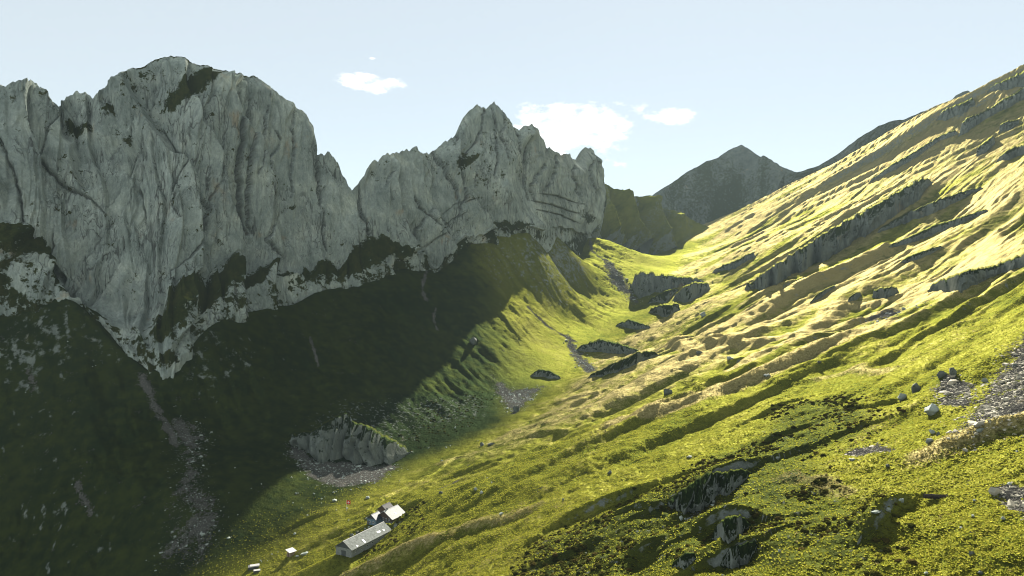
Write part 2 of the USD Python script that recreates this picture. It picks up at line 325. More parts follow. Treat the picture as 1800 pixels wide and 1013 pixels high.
# rock-banded meadow: dip slopes falling away from the camera, short steep faces towards it
high = sstep(130, 290, base_z(X, Y))             # the beds swing round towards the crest
def bands(L, amp, seed, wob, steep=.22, cx=.84, cy=.54):
    a, b = cx * X + cy * Y, -cy * X + cx * Y
    w = fbm(a / (L * 7), b / (L * 1.8), o=4, s=seed)
    ph = b / L + (w - .5) * wob
    f = ph - np.floor(ph)
    saw = np.where(f < steep, f / steep, (1 - f) / (1 - steep))
    saw = saw * saw * (3 - 2 * saw)
    patch = sstep(.42, .62, fbm(a / (L * 2.4), b / (L * 1.3) + 7, o=3, s=seed + 11))
    return amp * (saw - .5) * patch
far = sstep(220, 480, Y)
Z += right * far * sstep(40, 160, side) * ((1 - high) * (bands(120, 11, 3, 1.7) + bands(52, 6.5, 5, 1.5) + bands(27, 2.6, 7, 1.5)) + high * (bands(130, 12, 13, 1.4, .22, .82, -.57) + bands(58, 6.5, 15, 1.3, .22, .82, -.57) + bands(30, 2.6, 17, 1.3, .25, .82, -.57)))
Z += right * (.3 + .7 * far) * sstep(10, 60, side) * bands(19, 2.0, 9, 2.2, .3)
# gullies of the slope under the cliffs, running down to the valley bottom
ga, gb = .68 * X - .73 * Y, .73 * X + .68 * Y
wg = fbm(ga / 160, gb / 90, o=3, s=21)
Z += left * sstep(10, 80, -side) * ((fbm(ga / 150 + wg, gb / 22, o=4, s=23) - .5) * (3.6 + 2.4 * sstep(-220, -80, X)) + (fbm(ga / 30, gb / 6, o=4, s=25) - .5) * (1.8 + 2.4 * sstep(-170, -60, X)) + np.minimum(fbm(ga / 16 + wg, gb / 9, o=3, s=27) - .56, 0) * 7)
# hummocks
Z += right * far * ((np.abs(fbm(X / 17, Y / 13, o=4, s=37) - .5) * -3.6 + .5) + (fbm(X / 6, Y / 5, o=3, s=38) - .5) * .9)
Z += (fbm(X / 28, Y / 28, o=5, s=31) - .5) * (2.0 + 3.0 * right)
nearm = 1 - sstep(260, 520, Y)
Z += nearm * right * (np.abs(fbm(X / 9, Y / 9, o=4, s=33) - .5) * -3.2 + .4)
Z += nearm * (fbm(X / 1.3, Y / 1.3, o=3, s=35) - .5) * .55

# crests, banks and hollows that can be told apart in the photograph, each where it lies on the valley side
def add_ridge(pts, h, w, asym=1.0):
    global Z
    q = XY(pts)
    Z = Z + near(X, Y, q, w * 4, lambda d, sg, f: h * np.exp(-(d / (w * np.where(sg > 0, 1, asym))) ** 2) * np.sin(np.pi * np.clip(f * .94 + .03, 0, 1)) ** .5)
def add_bank(pts, h, w, run, flip=1):
    """a bank whose steep side faces the camera: the ground beyond the line stands higher and eases back"""
    global Z
    q = XY(pts)
    Z = Z + near(X, Y, q, run * 3, lambda d, sg, f: h * np.where(sg * flip > 0, sstep(0, w, d) * np.exp(-(d / run) ** 2), 0) * np.sin(np.pi * np.clip(f * .9 + .05, 0, 1)) ** .6)
def add_pit(px, py, r, dep, e=1.0):
    global Z
    x0, y0_ = XY([(px, py)])[0]
    Z = Z - .7 * dep * np.exp(-(((X - x0) / r) ** 2 + ((Y - y0_) / (r * e)) ** 2) ** 1.5)
STRAW = []
for pts, h, w, k in [
    ([(560, 1040), (640, 1010), (720, 975), (800, 945), (870, 918), (935, 893)], 3.0, 7, .6), ([(700, 1013), (800, 970), (900, 930), (985, 890)], 1.5, 6, .3),
    ([(1095, 750), (1180, 728), (1250, 700), (1320, 675), (1400, 640), (1480, 605), (1560, 575)], 5, 12, 1.25), ([(1050, 660), (1100, 635), (1170, 610), (1250, 612), (1320, 600), (1400, 585), (1480, 540), (1560, 520), (1620, 495)], 6, 14, 1.25),
    ([(1290, 660), (1340, 630), (1400, 600)], 4, 10, .9), ([(1640, 803), (1680, 790), (1730, 775), (1800, 755), (1880, 735)], 4.0, 8, .85), ([(820, 860), (900, 820), (980, 780), (1060, 755)], 2, 8, .15),
    ([(760, 880), (860, 850), (960, 800)], 1.2, 8, .05), ([(1400, 520), (1470, 480), (1560, 440), (1660, 400), (1780, 340)], 4, 14, .9), ([(1300, 540), (1380, 500)], 3, 10, .7),
    ([(1200, 470), (1300, 430), (1400, 375), (1520, 320), (1640, 260), (1740, 215)], 4, 16, .9), ([(1380, 840), (1430, 850), (1480, 870)], 1.0, 5, .7), ([(1440, 655), (1500, 640), (1560, 650)], 2, 7, .7),
    ([(1400, 420), (1500, 370), (1600, 310), (1720, 250)], 4, 13, .9), ([(1560, 620), (1640, 590), (1740, 560)], 2, 8, .3), ([(1120, 790), (1000, 830), (900, 880)], 1.5, 8, .12)]:
    add_ridge(pts, h, w, .6); STRAW.append((pts, w, k))
for pts, h, w, run in [
    ([(655, 893), (700, 865), (745, 845)], 2.2, 2.0, 14), ([(492, 940), (545, 917), (600, 898)], 1.8, 2.0, 14), ([(740, 848), (800, 812), (850, 800)], 1.4, 1.6, 12), ([(700, 890), (790, 845), (850, 826)], 1.2, 1.6, 10),
    ([(960, 940), (1020, 905), (1100, 880), (1170, 850)], 4.5, 3.5, 16), ([(1175, 890), (1230, 868), (1290, 842), (1350, 815)], 6.5, 3.2, 18), ([(1100, 985), (1150, 965), (1180, 950)], 3, 2.2, 12),
    ([(1220, 945), (1260, 930), (1300, 922), (1330, 918)], 5.0, 2.4, 12), ([(1235, 1003), (1285, 985), (1340, 955)], 4.5, 2.2, 11), ([(1330, 790), (1390, 765), (1440, 745)], 3, 2.4, 12), ([(1300, 745), (1360, 715), (1420, 690)], 2.5, 2.2, 10),
    ([(1440, 780), (1500, 760), (1560, 740)], 2.5, 2.2, 10), ([(1480, 720), (1530, 715), (1580, 705)], 2, 2, 9), ([(1060, 915), (1110, 905), (1170, 905)], 2.5, 2, 10), ([(940, 1000), (1010, 975), (1070, 945)], 2.5, 2.2, 12),
    ([(1120, 718), (1170, 705), (1240, 690)], 3, 2.5, 14), ([(1270, 640), (1310, 625), (1345, 612)], 3, 3, 16), ([(1180, 700), (1230, 690)], 2, 2, 10), ([(900, 780), (960, 762), (1020, 745)], 1.6, 2, 12), ([(940, 720), (1000, 705), (1060, 690)], 1.6, 2, 12)]:
    add_bank(pts, h, w, run)
for a in [(1185, 893, 7, 3, .7), (1265, 950, 8, 5.5, .8), (1295, 985, 8, 4.5, .8), (1125, 990, 6, 3.5, .8), (1590, 950, 8, 3.0, 1.2), (1160, 925, 7, 2.5, .8), (1210, 905, 7, 3, .8), (1650, 728, 6, 1.5, .8)]:
    add_pit(*a)
add_ridge([(1520, 945), (1545, 915), (1570, 893), (1600, 880)], 4.5, 5, .45)
# levelled ground under the farm buildings
FARM = {'barn': (604, 977, 352), 'farmhouse': (676, 923, 393), 'annex': (653, 923, 391), 'shed': (672, 905, 409)}
for key, back, front, half in (('farmhouse', 13, 2, 6), ('annex', 7, 2, 4), ('shed', 7, 1, 4), ('barn', 33, 2, 5.4)):
    x0, y0_, zf = P3(*map(float, FARM[key]))
    al, ac = (X - x0) * .46 + (Y - y0_) * .886, (X - x0) * .886 - (Y - y0_) * .46
    e = np.clip(np.maximum(np.maximum(al - back, -front - al), np.abs(ac) - half), 0, None)
    Z = np.clip(Z, zf - .1 - e * .55, zf - .1 + e * 1.3)
# behind the foot of the cliffs the ground passes under the rock
colpx = CX + F * u
foot = np.interp(colpx, [p[0] for p in D0], [p[1] for p in D0])
under = (colpx < 1062)[None, :] * np.clip(DD - foot[None, :], 0, None)
Z = Z - np.minimum(under * .8, 60) * sstep(0, 6, under)

def band_mask(pts, w, k=1.0):
    return near(X, Y, XY(pts), w * 3, lambda d, sg, f: k * np.exp(-(d / w) ** 2))
fd = sstep(330, 720, Y)
dry = right * (fd * (.74 + 1.5 * (((1 - high) * fbm((.84 * X + .54 * Y) / 220, (-.54 * X + .84 * Y) / 45, o=4, s=61) + high * fbm((.82 * X - .57 * Y) / 240, (.57 * X + .82 * Y) / 45, o=4, s=62)) - .5)) + (1 - fd) * (.08 + .8 * (fbm((.84 * X + .54 * Y) / 60, (-.54 * X + .84 * Y) / 18, o=4, s=63) - .5)))
dry += left * (.02 + .35 * (fbm(ga / 120, gb / 25, o=4, s=65) - .5))
for pts, w, k in STRAW:
    dry = np.maximum(dry, band_mask(pts, w * 1.15, k * .95))
# straw grows thickest on the crests of the folds
curv = gaussian_filter(Z, (3, 3)) - gaussian_filter(Z, (11, 11))
dry += right * np.clip(curv / (.004 * DD + .4), -1, 1) * (.08 + .2 * fd)
heath = np.zeros(X.shape); scree = np.zeros(X.shape); rock = np.zeros(X.shape)
def area(pts, soft):
    q = XY(pts); i = inside(X, Y, q)
    lo, hi = q.min(0) - soft * 2, q.max(0) + soft * 2
    m = (X > lo[0]) & (X < hi[0]) & (Y > lo[1]) & (Y < hi[1]); out = np.zeros(X.shape)
    d = seg_dist(X[m], Y[m], np.vstack([q, q[:1]]))[0]
    out[m] = sstep(-soft, soft, np.where(i[m], d, -d)); return out
HEATH_A = [(930, 960), (1050, 900), (1180, 850), (1230, 810), (1330, 765), (1370, 705), (1480, 690), (1545, 720), (1545, 760), (1450, 790), (1470, 850), (1575, 890), (1590, 960), (1560, 1040), (880, 1040)]
heath += area(HEATH_A, 12) * .62 + area([(560, 800), (700, 700), (860, 690), (860, 740), (690, 808), (600, 850)], 12) * .3
heath += left * (.38 + .36 * sstep(40, -70, X + .12 * (Y - 800) + 120 * (fbm(X / 90, Y / 90, o=4, s=69) - .5)))  # left slope: shade under the cliffs is painted into the turf colour
SCREE = {'gully': ([(300, 732), (330, 738), (372, 765), (348, 790), (348, 830), (372, 880), (395, 930), (355, 990), (280, 985), (300, 930), (318, 880), (315, 820), (312, 780)], 7),
         'crag': ([(512, 768), (560, 808), (640, 818), (705, 818), (655, 850), (590, 858), (540, 835), (508, 800)], 6),
         'slope': ([(1830, 570), (1770, 630), (1725, 690), (1700, 740), (1685, 785), (1830, 748)], 5), 'rubble': ([(1660, 665), (1715, 680), (1700, 715), (1655, 712), (1640, 695)], 3),
         'corner': ([(1745, 860), (1775, 852), (1830, 858), (1830, 925), (1775, 892)], 2), 'pass': ([(1058, 450), (1082, 466), (1115, 515), (1125, 538), (1098, 518), (1070, 492)], 10),
         'fan': ([(868, 662), (900, 685), (955, 680), (932, 702), (905, 728), (885, 708)], 7), 'band': ([(1515, 560), (1560, 545), (1600, 536), (1618, 541), (1575, 560), (1530, 572)], 7),
         'runnel': ([(1000, 588), (1022, 622), (1052, 650), (1030, 656), (998, 612)], 6), 'shelf': ([(1480, 792), (1540, 780), (1575, 798), (1505, 808)], 2), 'pit': ([(1200, 906), (1250, 880), (1264, 885), (1212, 914)], 1.5)}
for pts, soft in SCREE.values():
    scree = np.maximum(scree, area(pts, soft * 1.4) * (.66 if pts[0][0] < 400 else .9))
for pts, w in [([(250, 660), (262, 690), (278, 720), (312, 780)], 4), ([(752, 478), (742, 505), (748, 525)], 3), ([(766, 540), (762, 562), (768, 580)], 2.2), ([(545, 590), (560, 640)], 2), ([(50, 650), (60, 680)], 3), ([(135, 850), (160, 900)], 3),
               ([(1075, 470), (1040, 440), (1010, 425)], 4), ([(835, 830), (770, 860)], 1.2), ([(1010, 600), (960, 570), (930, 540)], 4)]:
    scree = np.maximum(scree, band_mask(pts, w, .85))
rock += left * sstep(.62, .8, fbm(ga / 40, gb / 18, o=4, s=71)) * .06
rock += area([(520, 740), (600, 705), (720, 700), (840, 690), (860, 730), (740, 760), (690, 805)], 14) * .33
rock += area([(845, 425), (900, 415), (930, 470), (880, 520), (860, 480)], 16) * .3
rock += area(HEATH_A, 9) * .16
zy, zx = np.gradient(gaussian_filter(Z, 1), axis=0) / np.gradient(Y, axis=0), np.gradient(gaussian_filter(Z, 1), axis=1) / np.gradient(X, axis=1)
nzv = 1 / np.sqrt(1 + zx ** 2 + zy ** 2)
rock += right * fd * sstep(.72, .56, nzv) * .55

mesh_pts = np.stack([X, Y, Z + EYE], -1).reshape(-1, 3)
wallD = np.interp(colpx, [p[0] for p in D2], [p[1] for p in D2])
keep = ~((UU < .13) & (DD > wallD[None, :] + 50))
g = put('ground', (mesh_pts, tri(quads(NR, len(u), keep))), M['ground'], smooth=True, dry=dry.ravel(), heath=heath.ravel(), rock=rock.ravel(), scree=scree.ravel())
tag(g, 'grassy valley floor with green and straw slopes rising to the right', 'ground', kind='structure')
sight = Sight(u, D, Z)

# ------------------------------------------------------------------ walls
def wall(levels, pxs, counts, disp, back=((14, .05), (60, .5), (160, 1.0)), power=None):
    """levels: from the foot up, (height px, distance) per column; returns the grid (rows, columns, 3) and its bearing/height grids"""
    rows = []
    for i in range(len(levels) - 1):
        n = counts[i]
        for t in np.linspace(0, 1, n, endpoint=False):
            y = levels[i][0] * (1 - t) + levels[i + 1][0] * t
            td = t ** (power[i] if power else 1)
            rows.append((y, levels[i][1] * (1 - td) + levels[i + 1][1] * td))
    rows.append(levels[-1])
    PY = np.array([r[0] for r in rows]); PD = np.array([r[1] for r in rows]); PX = np.broadcast_to(pxs, PY.shape)
    pts = P3(PX, PY, PD)
    sm = np.stack([gaussian_filter(pts[..., k], (6, 6)) for k in range(3)], -1)
    n = np.cross(np.gradient(sm, axis=1), np.gradient(sm, axis=0)); n /= np.linalg.norm(n, axis=-1, keepdims=True) + 1e-9
    n *= np.sign((n * -pts).sum(-1, keepdims=True))
    return pts, PX, PY, n

pxs = np.arange(-320, 1062.1, 1.45)
jag = (fbm(pxs / 9, pxs * 0, o=4, s=41) - .5) * 13 + (fbm(pxs / 3.2, pxs * 0, o=2, s=43) - .5) * 5
smoothtop = np.interp(pxs, [180, 240, 420, 480], [1, .25, .3, .6])
smoothtop = np.where(pxs > 560, 1, smoothtop)
crest = lin(CREST, pxs) + jag * smoothtop
y0, y1, y2 = lin(L0, pxs), lin(L1, pxs), lin(L2, pxs)
ragged = (fbm(pxs / 14, pxs * 0 + 3, o=4, s=45) - .5)
y0 = y0 + ragged * 16; y1 = np.minimum(y1 + ragged * 26, y0 - 1.5); y2 = np.minimum(y2 + (fbm(pxs / 11, pxs * 0 + 9, o=4, s=47) - .5) * 22, y1 - 2)
d0, d2 = pch(D0, pxs), pch(D2, pxs)
d1 = d0 + (d2 - d0) * .22
hgt = (y2 - crest) / F * d2
lean = np.interp(pxs, [0, 200, 300, 420, 520, 620, 800, 1062], [.34, .42, .42, .36, .25, .3, .26, .2])
d3 = d2 + hgt * lean
lv = [(y0 + 34, d0 + 3), (y0, d0), (y1, d1), (y2, d2), (crest, d3)]
pts, PX, PY, n = wall(lv, pxs, [4, 40, 24, 300], None, power=[1, 1, 1, 1.55])
s_along = PX * .75
zz = pts[..., 2]
main = sstep(0, 1, (PY < y2[None, :]).astype(float))
# big buttresses and ribs
rib = (fbm(s_along / 110, zz / 500, o=3, s=51) - .5) * 62 + (fbm(s_along / 40 + .6 * fbm(s_along / 50, zz / 70, o=2, s=50), zz / 260, o=3, s=53) - .5) * 5
wx = fbm(s_along / 60, zz / 70, o=3, s=57) * 2.4
rib += -np.clip(.10 - np.abs(fbm(s_along / 34 + wx, zz / 230 + wx * .3, o=3, s=55) - .5), 0, 1) * 18
rib += -np.clip(.07 - np.abs(fbm(s_along / 15 + wx * 1.6, zz / 60, o=3, s=58) - .5), 0, 1) * 10
rib += (fbm(s_along / 10, zz / 22, o=4, s=59) - .5) * 3.0 + (fbm(s_along / 3.5, zz / 5, o=3, s=60) - .5) * 1.5
def flakes(L, amp, seed, warp, zs=140.):
    wv = fbm(s_along / (L * 3.2), zz / zs, o=4, s=seed) * warp
    f = s_along / L + wv + zz / zs * .12; f = f - np.floor(f)
    k = sstep(.38, .62, fbm(s_along / (L * 2.2) + 5, zz / (zs * .8), o=3, s=seed + 1))
    return amp * k * (f - sstep(.9, 1.0, f) * f)
rib += flakes(64, 22, 161, 3.2, 220) + flakes(27, 9, 163, 3.6, 150) + flakes(11, 2.4, 165, 4.0, 90) + flakes(5.5, 1.1, 167, 4.5, 50)
rib *= .2 + .8 * sstep(0, 22, PY - crest[None, :])
amp = np.where(PY < y1[None, :], 1, .6)
pts = pts + n * (rib * amp)[..., None]
def zpoly(pts, x0, y0_, sc): return [(x0 + a / sc, y0_ + b / sc) for a, b in pts]
A_, B_ = (0, 80, 2.11), (550, 150, 2.471)
CRACKS = [zpoly(p, *A_) + [w] for p, w in [
    ([(880, 180), (885, 300), (905, 450), (920, 560), (945, 690)], 2.6), ([(925, 200), (930, 400), (940, 560), (955, 690)], 1.6), ([(590, 300), (650, 370), (700, 430), (760, 560), (780, 610), (775, 680), (740, 720), (690, 800), (600, 870)], 1.3),
    ([(700, 410), (650, 520), (645, 600), (660, 650)], 1.5), ([(830, 270), (825, 400), (800, 520), (780, 600)], 1.2), ([(530, 340), (520, 430), (500, 500), (520, 600), (515, 700)], 1.7), ([(580, 580), (585, 700), (560, 800), (545, 830)], 1.2),
    ([(480, 500), (430, 620), (350, 700), (300, 780), (290, 860)], 1.6), ([(400, 620), (360, 700), (330, 790)], 1.2), ([(470, 680), (420, 780), (390, 860), (330, 930)], 1.4), ([(100, 330), (140, 420), (200, 480), (260, 530), (330, 560), (380, 610)], 1.6),
    ([(20, 330), (60, 480), (90, 620), (100, 700)], 1.8), ([(540, 310), (480, 430), (420, 540), (370, 600)], 1.8), ([(560, 130), (520, 220), (480, 330), (400, 420)], 1.6), ([(1020, 320), (1040, 350), (1030, 385), (990, 430), (1000, 470)], 1.1),
    ([(1090, 250), (1100, 400), (1090, 560)], 1.2), ([(1040, 660), (1000, 720), (1040, 780)], 1.4), ([(1215, 610), (1210, 700), (1220, 760)], 1.6), ([(1190, 400), (1200, 480), (1190, 590)], 1.5), ([(1330, 560), (1360, 640), (1380, 700)], 2.0),
    ([(200, 700), (190, 800), (250, 870), (330, 930)], 2.0), ([(680, 300), (690, 380), (700, 410)], 1.1), ([(770, 450), (775, 540)], 1.0), ([(980, 180), (975, 330), (960, 480)], 1.0), ([(240, 250), (180, 330), (150, 420)], 1.3), ([(620, 90), (560, 180), (520, 300)], 1.3)]]
CRACKS += [zpoly(p, *B_) + [w] for p, w in [
    ([(770, 100), (790, 200), (790, 300), (770, 400)], 1.5), ([(740, 100), (735, 200), (700, 260), (640, 330)], 1.3), ([(640, 150), (620, 250)], 1.3), ([(600, 330), (650, 420), (640, 500), (600, 620)], 1.4), ([(930, 230), (940, 330), (930, 430), (950, 500)], 1.6),
    ([(870, 180), (890, 280), (910, 350)], 1.3), ([(1020, 270), (1010, 350), (960, 430), (980, 520)], 1.4), ([(1060, 300), (1050, 380), (1000, 480)], 1.3), ([(1120, 310), (1110, 400), (1130, 480)], 1.5), ([(500, 540), (450, 620), (440, 720)], 1.4),
    ([(200, 440), (230, 540), (260, 640)], 1.7), ([(520, 290), (570, 380), (610, 460), (620, 540)], 1.5), ([(430, 480), (480, 560), (520, 620)], 1.2), ([(700, 360), (690, 420), (700, 450)], 1.0), ([(340, 380), (310, 440)], 1.1),
    ([(980, 540), (1060, 560), (1130, 600)], 1.1), ([(960, 500), (1040, 520), (1130, 560)], 1.1), ([(990, 470), (1060, 480), (1140, 520)], 1.0), ([(30, 330), (50, 450), (40, 620)], 1.3), ([(830, 110), (810, 230), (830, 330)], 1.2), ([(560, 560), (600, 520), (690, 500)], 1.0),
    ([(520, 650), (590, 590), (640, 560)], 1.2), ([(480, 700), (560, 640), (600, 600)], 1.2), ([(1180, 300), (1175, 400), (1190, 470)], 1.2), ([(1200, 290), (1210, 390)], 1.0)]]
wob = (fbm(PX / 14, PY / 14, o=3, s=73) - .5) * 9
crack = np.zeros(PX.shape); cut = np.zeros(PX.shape)
for c_ in CRACKS:
    w, poly = c_[-1], c_[:-1]
    def fn(d, sg, f, w=w):
        e = np.sin(np.pi * np.clip(f * .9 + .05, 0, 1)) ** .5
        return e * (2.6 * w * np.exp(-(d / (w * .8)) ** 2) + np.where(sg > 0, 3.0 * w * np.exp(-d / (12 * w)), 0))
    cut = np.maximum(cut, near(PX + wob, PY + wob * .3, poly, 45, fn))
    crack = np.maximum(crack, near(PX + wob, PY + wob * .3, poly, 8, lambda d, sg, f, w=w: np.exp(-(d / (w * .6)) ** 2)))
pts = pts - n * (1.6 * cut)[..., None]
# turf on ledges, shoulders and along the rim
turf = np.zeros(PX.shape)
TURF = [zpoly(p, *A_) for p in [[(600, 240), (610, 190), (680, 140), (720, 90), (770, 100), (800, 130), (760, 170), (690, 220), (640, 250)], [(215, 300), (260, 280), (330, 300), (350, 290), (350, 320), (270, 330)], [(380, 250), (440, 230), (430, 270), (390, 280)],
        [(-20, 220), (30, 230), (30, 250), (-20, 260)], [(440, 330), (490, 310), (470, 360)], [(1060, 590), (1180, 592), (1170, 604), (1070, 604)], [(480, 110), (560, 80), (540, 110), (490, 130)], [(1060, 205), (1110, 240), (1090, 245)]]]
TURF += [zpoly(p, *B_) for p in [[(600, 330), (660, 310), (735, 300), (690, 330), (640, 370), (600, 370)], [(780, 600), (930, 600), (900, 632), (790, 635)], [(1130, 540), (1190, 580), (1180, 620), (1130, 570)]]]
TURF += [[(300, 520), (330, 505), (400, 480), (440, 490), (380, 520), (330, 560), (290, 600), (262, 600), (270, 550)], [(250, 545), (290, 540), (290, 560), (255, 560)]]
ew = (fbm(PX / 10, PY / 10, o=4, s=75) - .5) * 22
for p in TURF:
    i = inside(PX + ew, PY + ew * .6, p); turf = np.where(i, 1.0, turf)
turf = gaussian_filter(turf, 4.0)
ledge = ((PY < y1[None, :] - 1) & (PY > y2[None, :])).astype(float) * np.clip(np.maximum(sstep(300, 330, PX), sstep(150, 110, PX) * .9), 0, 1) * (1 - sstep(690, 780, PX))
turf = np.maximum(turf, gaussian_filter(ledge, 4.0))
rim = np.exp(-((PY - crest[None, :]) / 5.0) ** 2) * (sstep(215, 260, PX) * sstep(480, 420, PX) * .35 + .25)
turf = np.maximum(turf, rim)
low = (PY > y1[None, :]).astype(float)
turf = np.maximum(turf, low * (.36 + .14 * sstep(500, 560, PX) + 1.5 * (fbm(PX / 22, PY / 18, o=4, s=78) - .5)))
turf = np.maximum(turf, .06 + .2 * sstep(.5, .62, fbm(PX / 60, PY / 50, o=3, s=77)))
turf = np.maximum(turf, sstep(.5, .62, fbm(PX / 16 + PY / 40, PY / 30, o=4, s=79)) * .36 * sstep(420, 240, PX) * sstep(330, 180, PY))
bk, bt = [], []
for dD, dz in ((10, 4), (60, 55), (170, 190)):
    q = pts[-1].copy(); q[:, 1] += dD * .8; q[:, 0] -= dD * .6; q[:, 2] -= dz; bk.append(q); bt.append(np.full(len(pxs), .4))
allp = np.concatenate([pts, np.array(bk)], 0); allp[..., 2] += EYE
turf = np.vstack([turf, bt]); crack = np.vstack([crack, np.zeros((3, len(pxs)))])
split = int(np.argmin(np.abs(pxs - 620)))
for sl, label in ((slice(0, split + 1), 'huge domed limestone cliff with deep vertical cracks on the left'), (slice(split, None), 'jagged grey rock wall with twin pinnacles beyond the notch')):
    sub = allp[:, sl]
    c = put('cliff', (sub.reshape(-1, 3), tri(quads(*sub.shape[:2]))[:, ::-1]), M['cliff'], smooth=True, turf=turf[:, sl].ravel(), crack=crack[:, sl].ravel())
    tag(c, label, 'cliff', kind='structure')

# ------------------------------------------------------------------ farther mountains
def mountain(name, mat, crestl, basel, dbase, lean, step, nrow, ribs, label, cat, turf_fn=None, jagk=1.0, pw=1.2, taper=None):
    px = np.arange(crestl[0][0], crestl[-1][0] + .01, step)
    yc = lin(crestl, px) + (fbm(px / 10, px * 0 + 5, o=4, s=81) - .5) * 5 * jagk; yb = np.maximum(lin(basel, px), yc + 1)
    db = lin(dbase, px); dc = db + (yb - yc) / F * db * lean
    p, qx, qy, nn = wall([(yb + 26, db - 25), (yb, db), (yc, dc)], px, [6, nrow], None, power=[1, pw])
    sc = float(np.mean(db)) / F
    sx, sz = qx * sc, p[..., 2]
    e = sstep(0, 12, qy - yc[None, :])
    dsp = ribs(sx, sz, qx, qy) * (.25 + .75 * e)
    if taper: dsp = dsp * sstep(taper[1], taper[0], qx)
    p = p + nn * dsp[..., None]
    back = []
    for dD, dz in ((25, 12), (120, 90), (300, 300)):
        q = p[-1].copy(); q[:, 1] += dD; q[:, 2] -= dz; back.append(q)
    a = np.concatenate([p, back], 0); a[..., 2] += EYE
    pv = {k: np.vstack([fn(sx, sz, qx, qy), np.full((3, len(px)), .5)]).ravel() for k, fn in (turf_fn or {}).items()}
    for k in ('turf', 'crack', 'dry', 'heath', 'rock', 'scree'):
        pv.setdefault(k, np.zeros(a.shape[0] * a.shape[1]))
    return tag(put(name, (a.reshape(-1, 3), tri(quads(*a.shape[:2]))[:, ::-1]), mat, smooth=True, **pv), label, cat, kind='structure')
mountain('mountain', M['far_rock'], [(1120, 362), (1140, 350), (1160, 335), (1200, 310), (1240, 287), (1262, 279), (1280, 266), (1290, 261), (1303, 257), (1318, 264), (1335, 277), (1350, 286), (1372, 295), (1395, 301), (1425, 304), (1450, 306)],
         [(1120, 380), (1180, 388), (1250, 395), (1290, 392), (1340, 362), (1390, 338), (1450, 316)], [(1120, 2620), (1250, 2660), (1340, 2700), (1450, 2720)], 1.0, .7, 110,
         lambda sx, sz, qx, qy: (fbm(sx / 150, sz / 260, o=3, s=91) - .5) * 190 + (fbm(sx / 30, sz / 110, o=3, s=93) - .5) * 26,
         'dark pointed peak at the head of the valley', 'mountain',
         {'turf': lambda sx, sz, qx, qy: np.clip(.66 + 1.0 * (fbm(sx / 60, sz / 300, o=4, s=95) - .5) - .6 * np.exp(-((qx - 1303) / 30) ** 2) * sstep(330, 270, qy) - .45 * sstep(1330, 1370, qx) - .5 * np.exp(-((qx - 1155) / 14) ** 2), 0, 1)}, jagk=.5)
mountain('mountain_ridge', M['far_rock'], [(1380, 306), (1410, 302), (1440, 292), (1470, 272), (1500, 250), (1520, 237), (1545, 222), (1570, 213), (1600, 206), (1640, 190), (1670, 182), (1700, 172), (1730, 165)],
         [(1380, 330), (1440, 318), (1500, 292), (1560, 250), (1640, 205), (1730, 170)], [(1380, 2250), (1500, 2120), (1640, 1840), (1730, 1700)], .9, .8, 60,
         lambda sx, sz, qx, qy: (fbm((sx + sz) / 120, (sx - sz) / 50, o=4, s=97) - .5) * 40, 'grey shaded ridge behind the skyline of the meadow slope', 'mountain ridge',
         {'turf': lambda sx, sz, qx, qy: .42 + .5 * (fbm((sx + sz) / 160, (sx - sz) / 40, o=4, s=99) - .5)}, jagk=.4)
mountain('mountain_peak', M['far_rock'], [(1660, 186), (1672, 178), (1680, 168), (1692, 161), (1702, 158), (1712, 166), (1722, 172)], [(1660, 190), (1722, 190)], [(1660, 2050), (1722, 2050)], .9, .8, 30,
         lambda sx, sz, qx, qy: (fbm(sx / 50, sz / 50, o=3, s=101) - .5) * 20, 'small grey rock knob peeping over the right skyline', 'mountain peak', {'turf': lambda sx, sz, qx, qy: .25 + 0 * qx}, jagk=.3)
mountain('grassy_spur', M['steep'], [(1030, 300), (1046, 300), (1053, 311), (1062, 316), (1072, 322), (1080, 331), (1095, 337), (1112, 341), (1130, 345), (1150, 353), (1170, 364), (1200, 378), (1222, 390), (1245, 399), (1268, 405)],
         [(1030, 420), (1050, 418), (1062, 412), (1090, 415), (1130, 412), (1165, 418), (1200, 422), (1222, 417), (1245, 411), (1268, 407)], [(1030, 1600), (1062, 1690), (1120, 1780), (1222, 1900), (1268, 1960)], 2.1, .6, 130,
         lambda sx, sz, qx, qy: (np.abs(((qx - 1046 + (qy - 330) * -.38) / 44) % 1 - .5) * 2 - .5) * 85 * sstep(1226, 1190, qx) + (fbm(sx / 40, sz / 60, o=4, s=103) - .5) * 46 + (fbm(sx / 9, sz / 16, o=3, s=104) - .5) * 5,
         'grassy spur with shaded gullies running from the rock wall towards the pass', 'grassy spur',
         {'dry': lambda sx, sz, qx, qy: .18 + .5 * (fbm(sx / 30, sz / 60, o=3, s=105) - .5), 'heath': lambda sx, sz, qx, qy: .3 + 0 * qx, 'rock': lambda sx, sz, qx, qy: .35 * sstep(1072, 1044, qx) + .26 + .8 * (fbm(sx / 45, sz / 90, o=4, s=106) - .5)}, jagk=.8, pw=.72, taper=(1150, 1250))

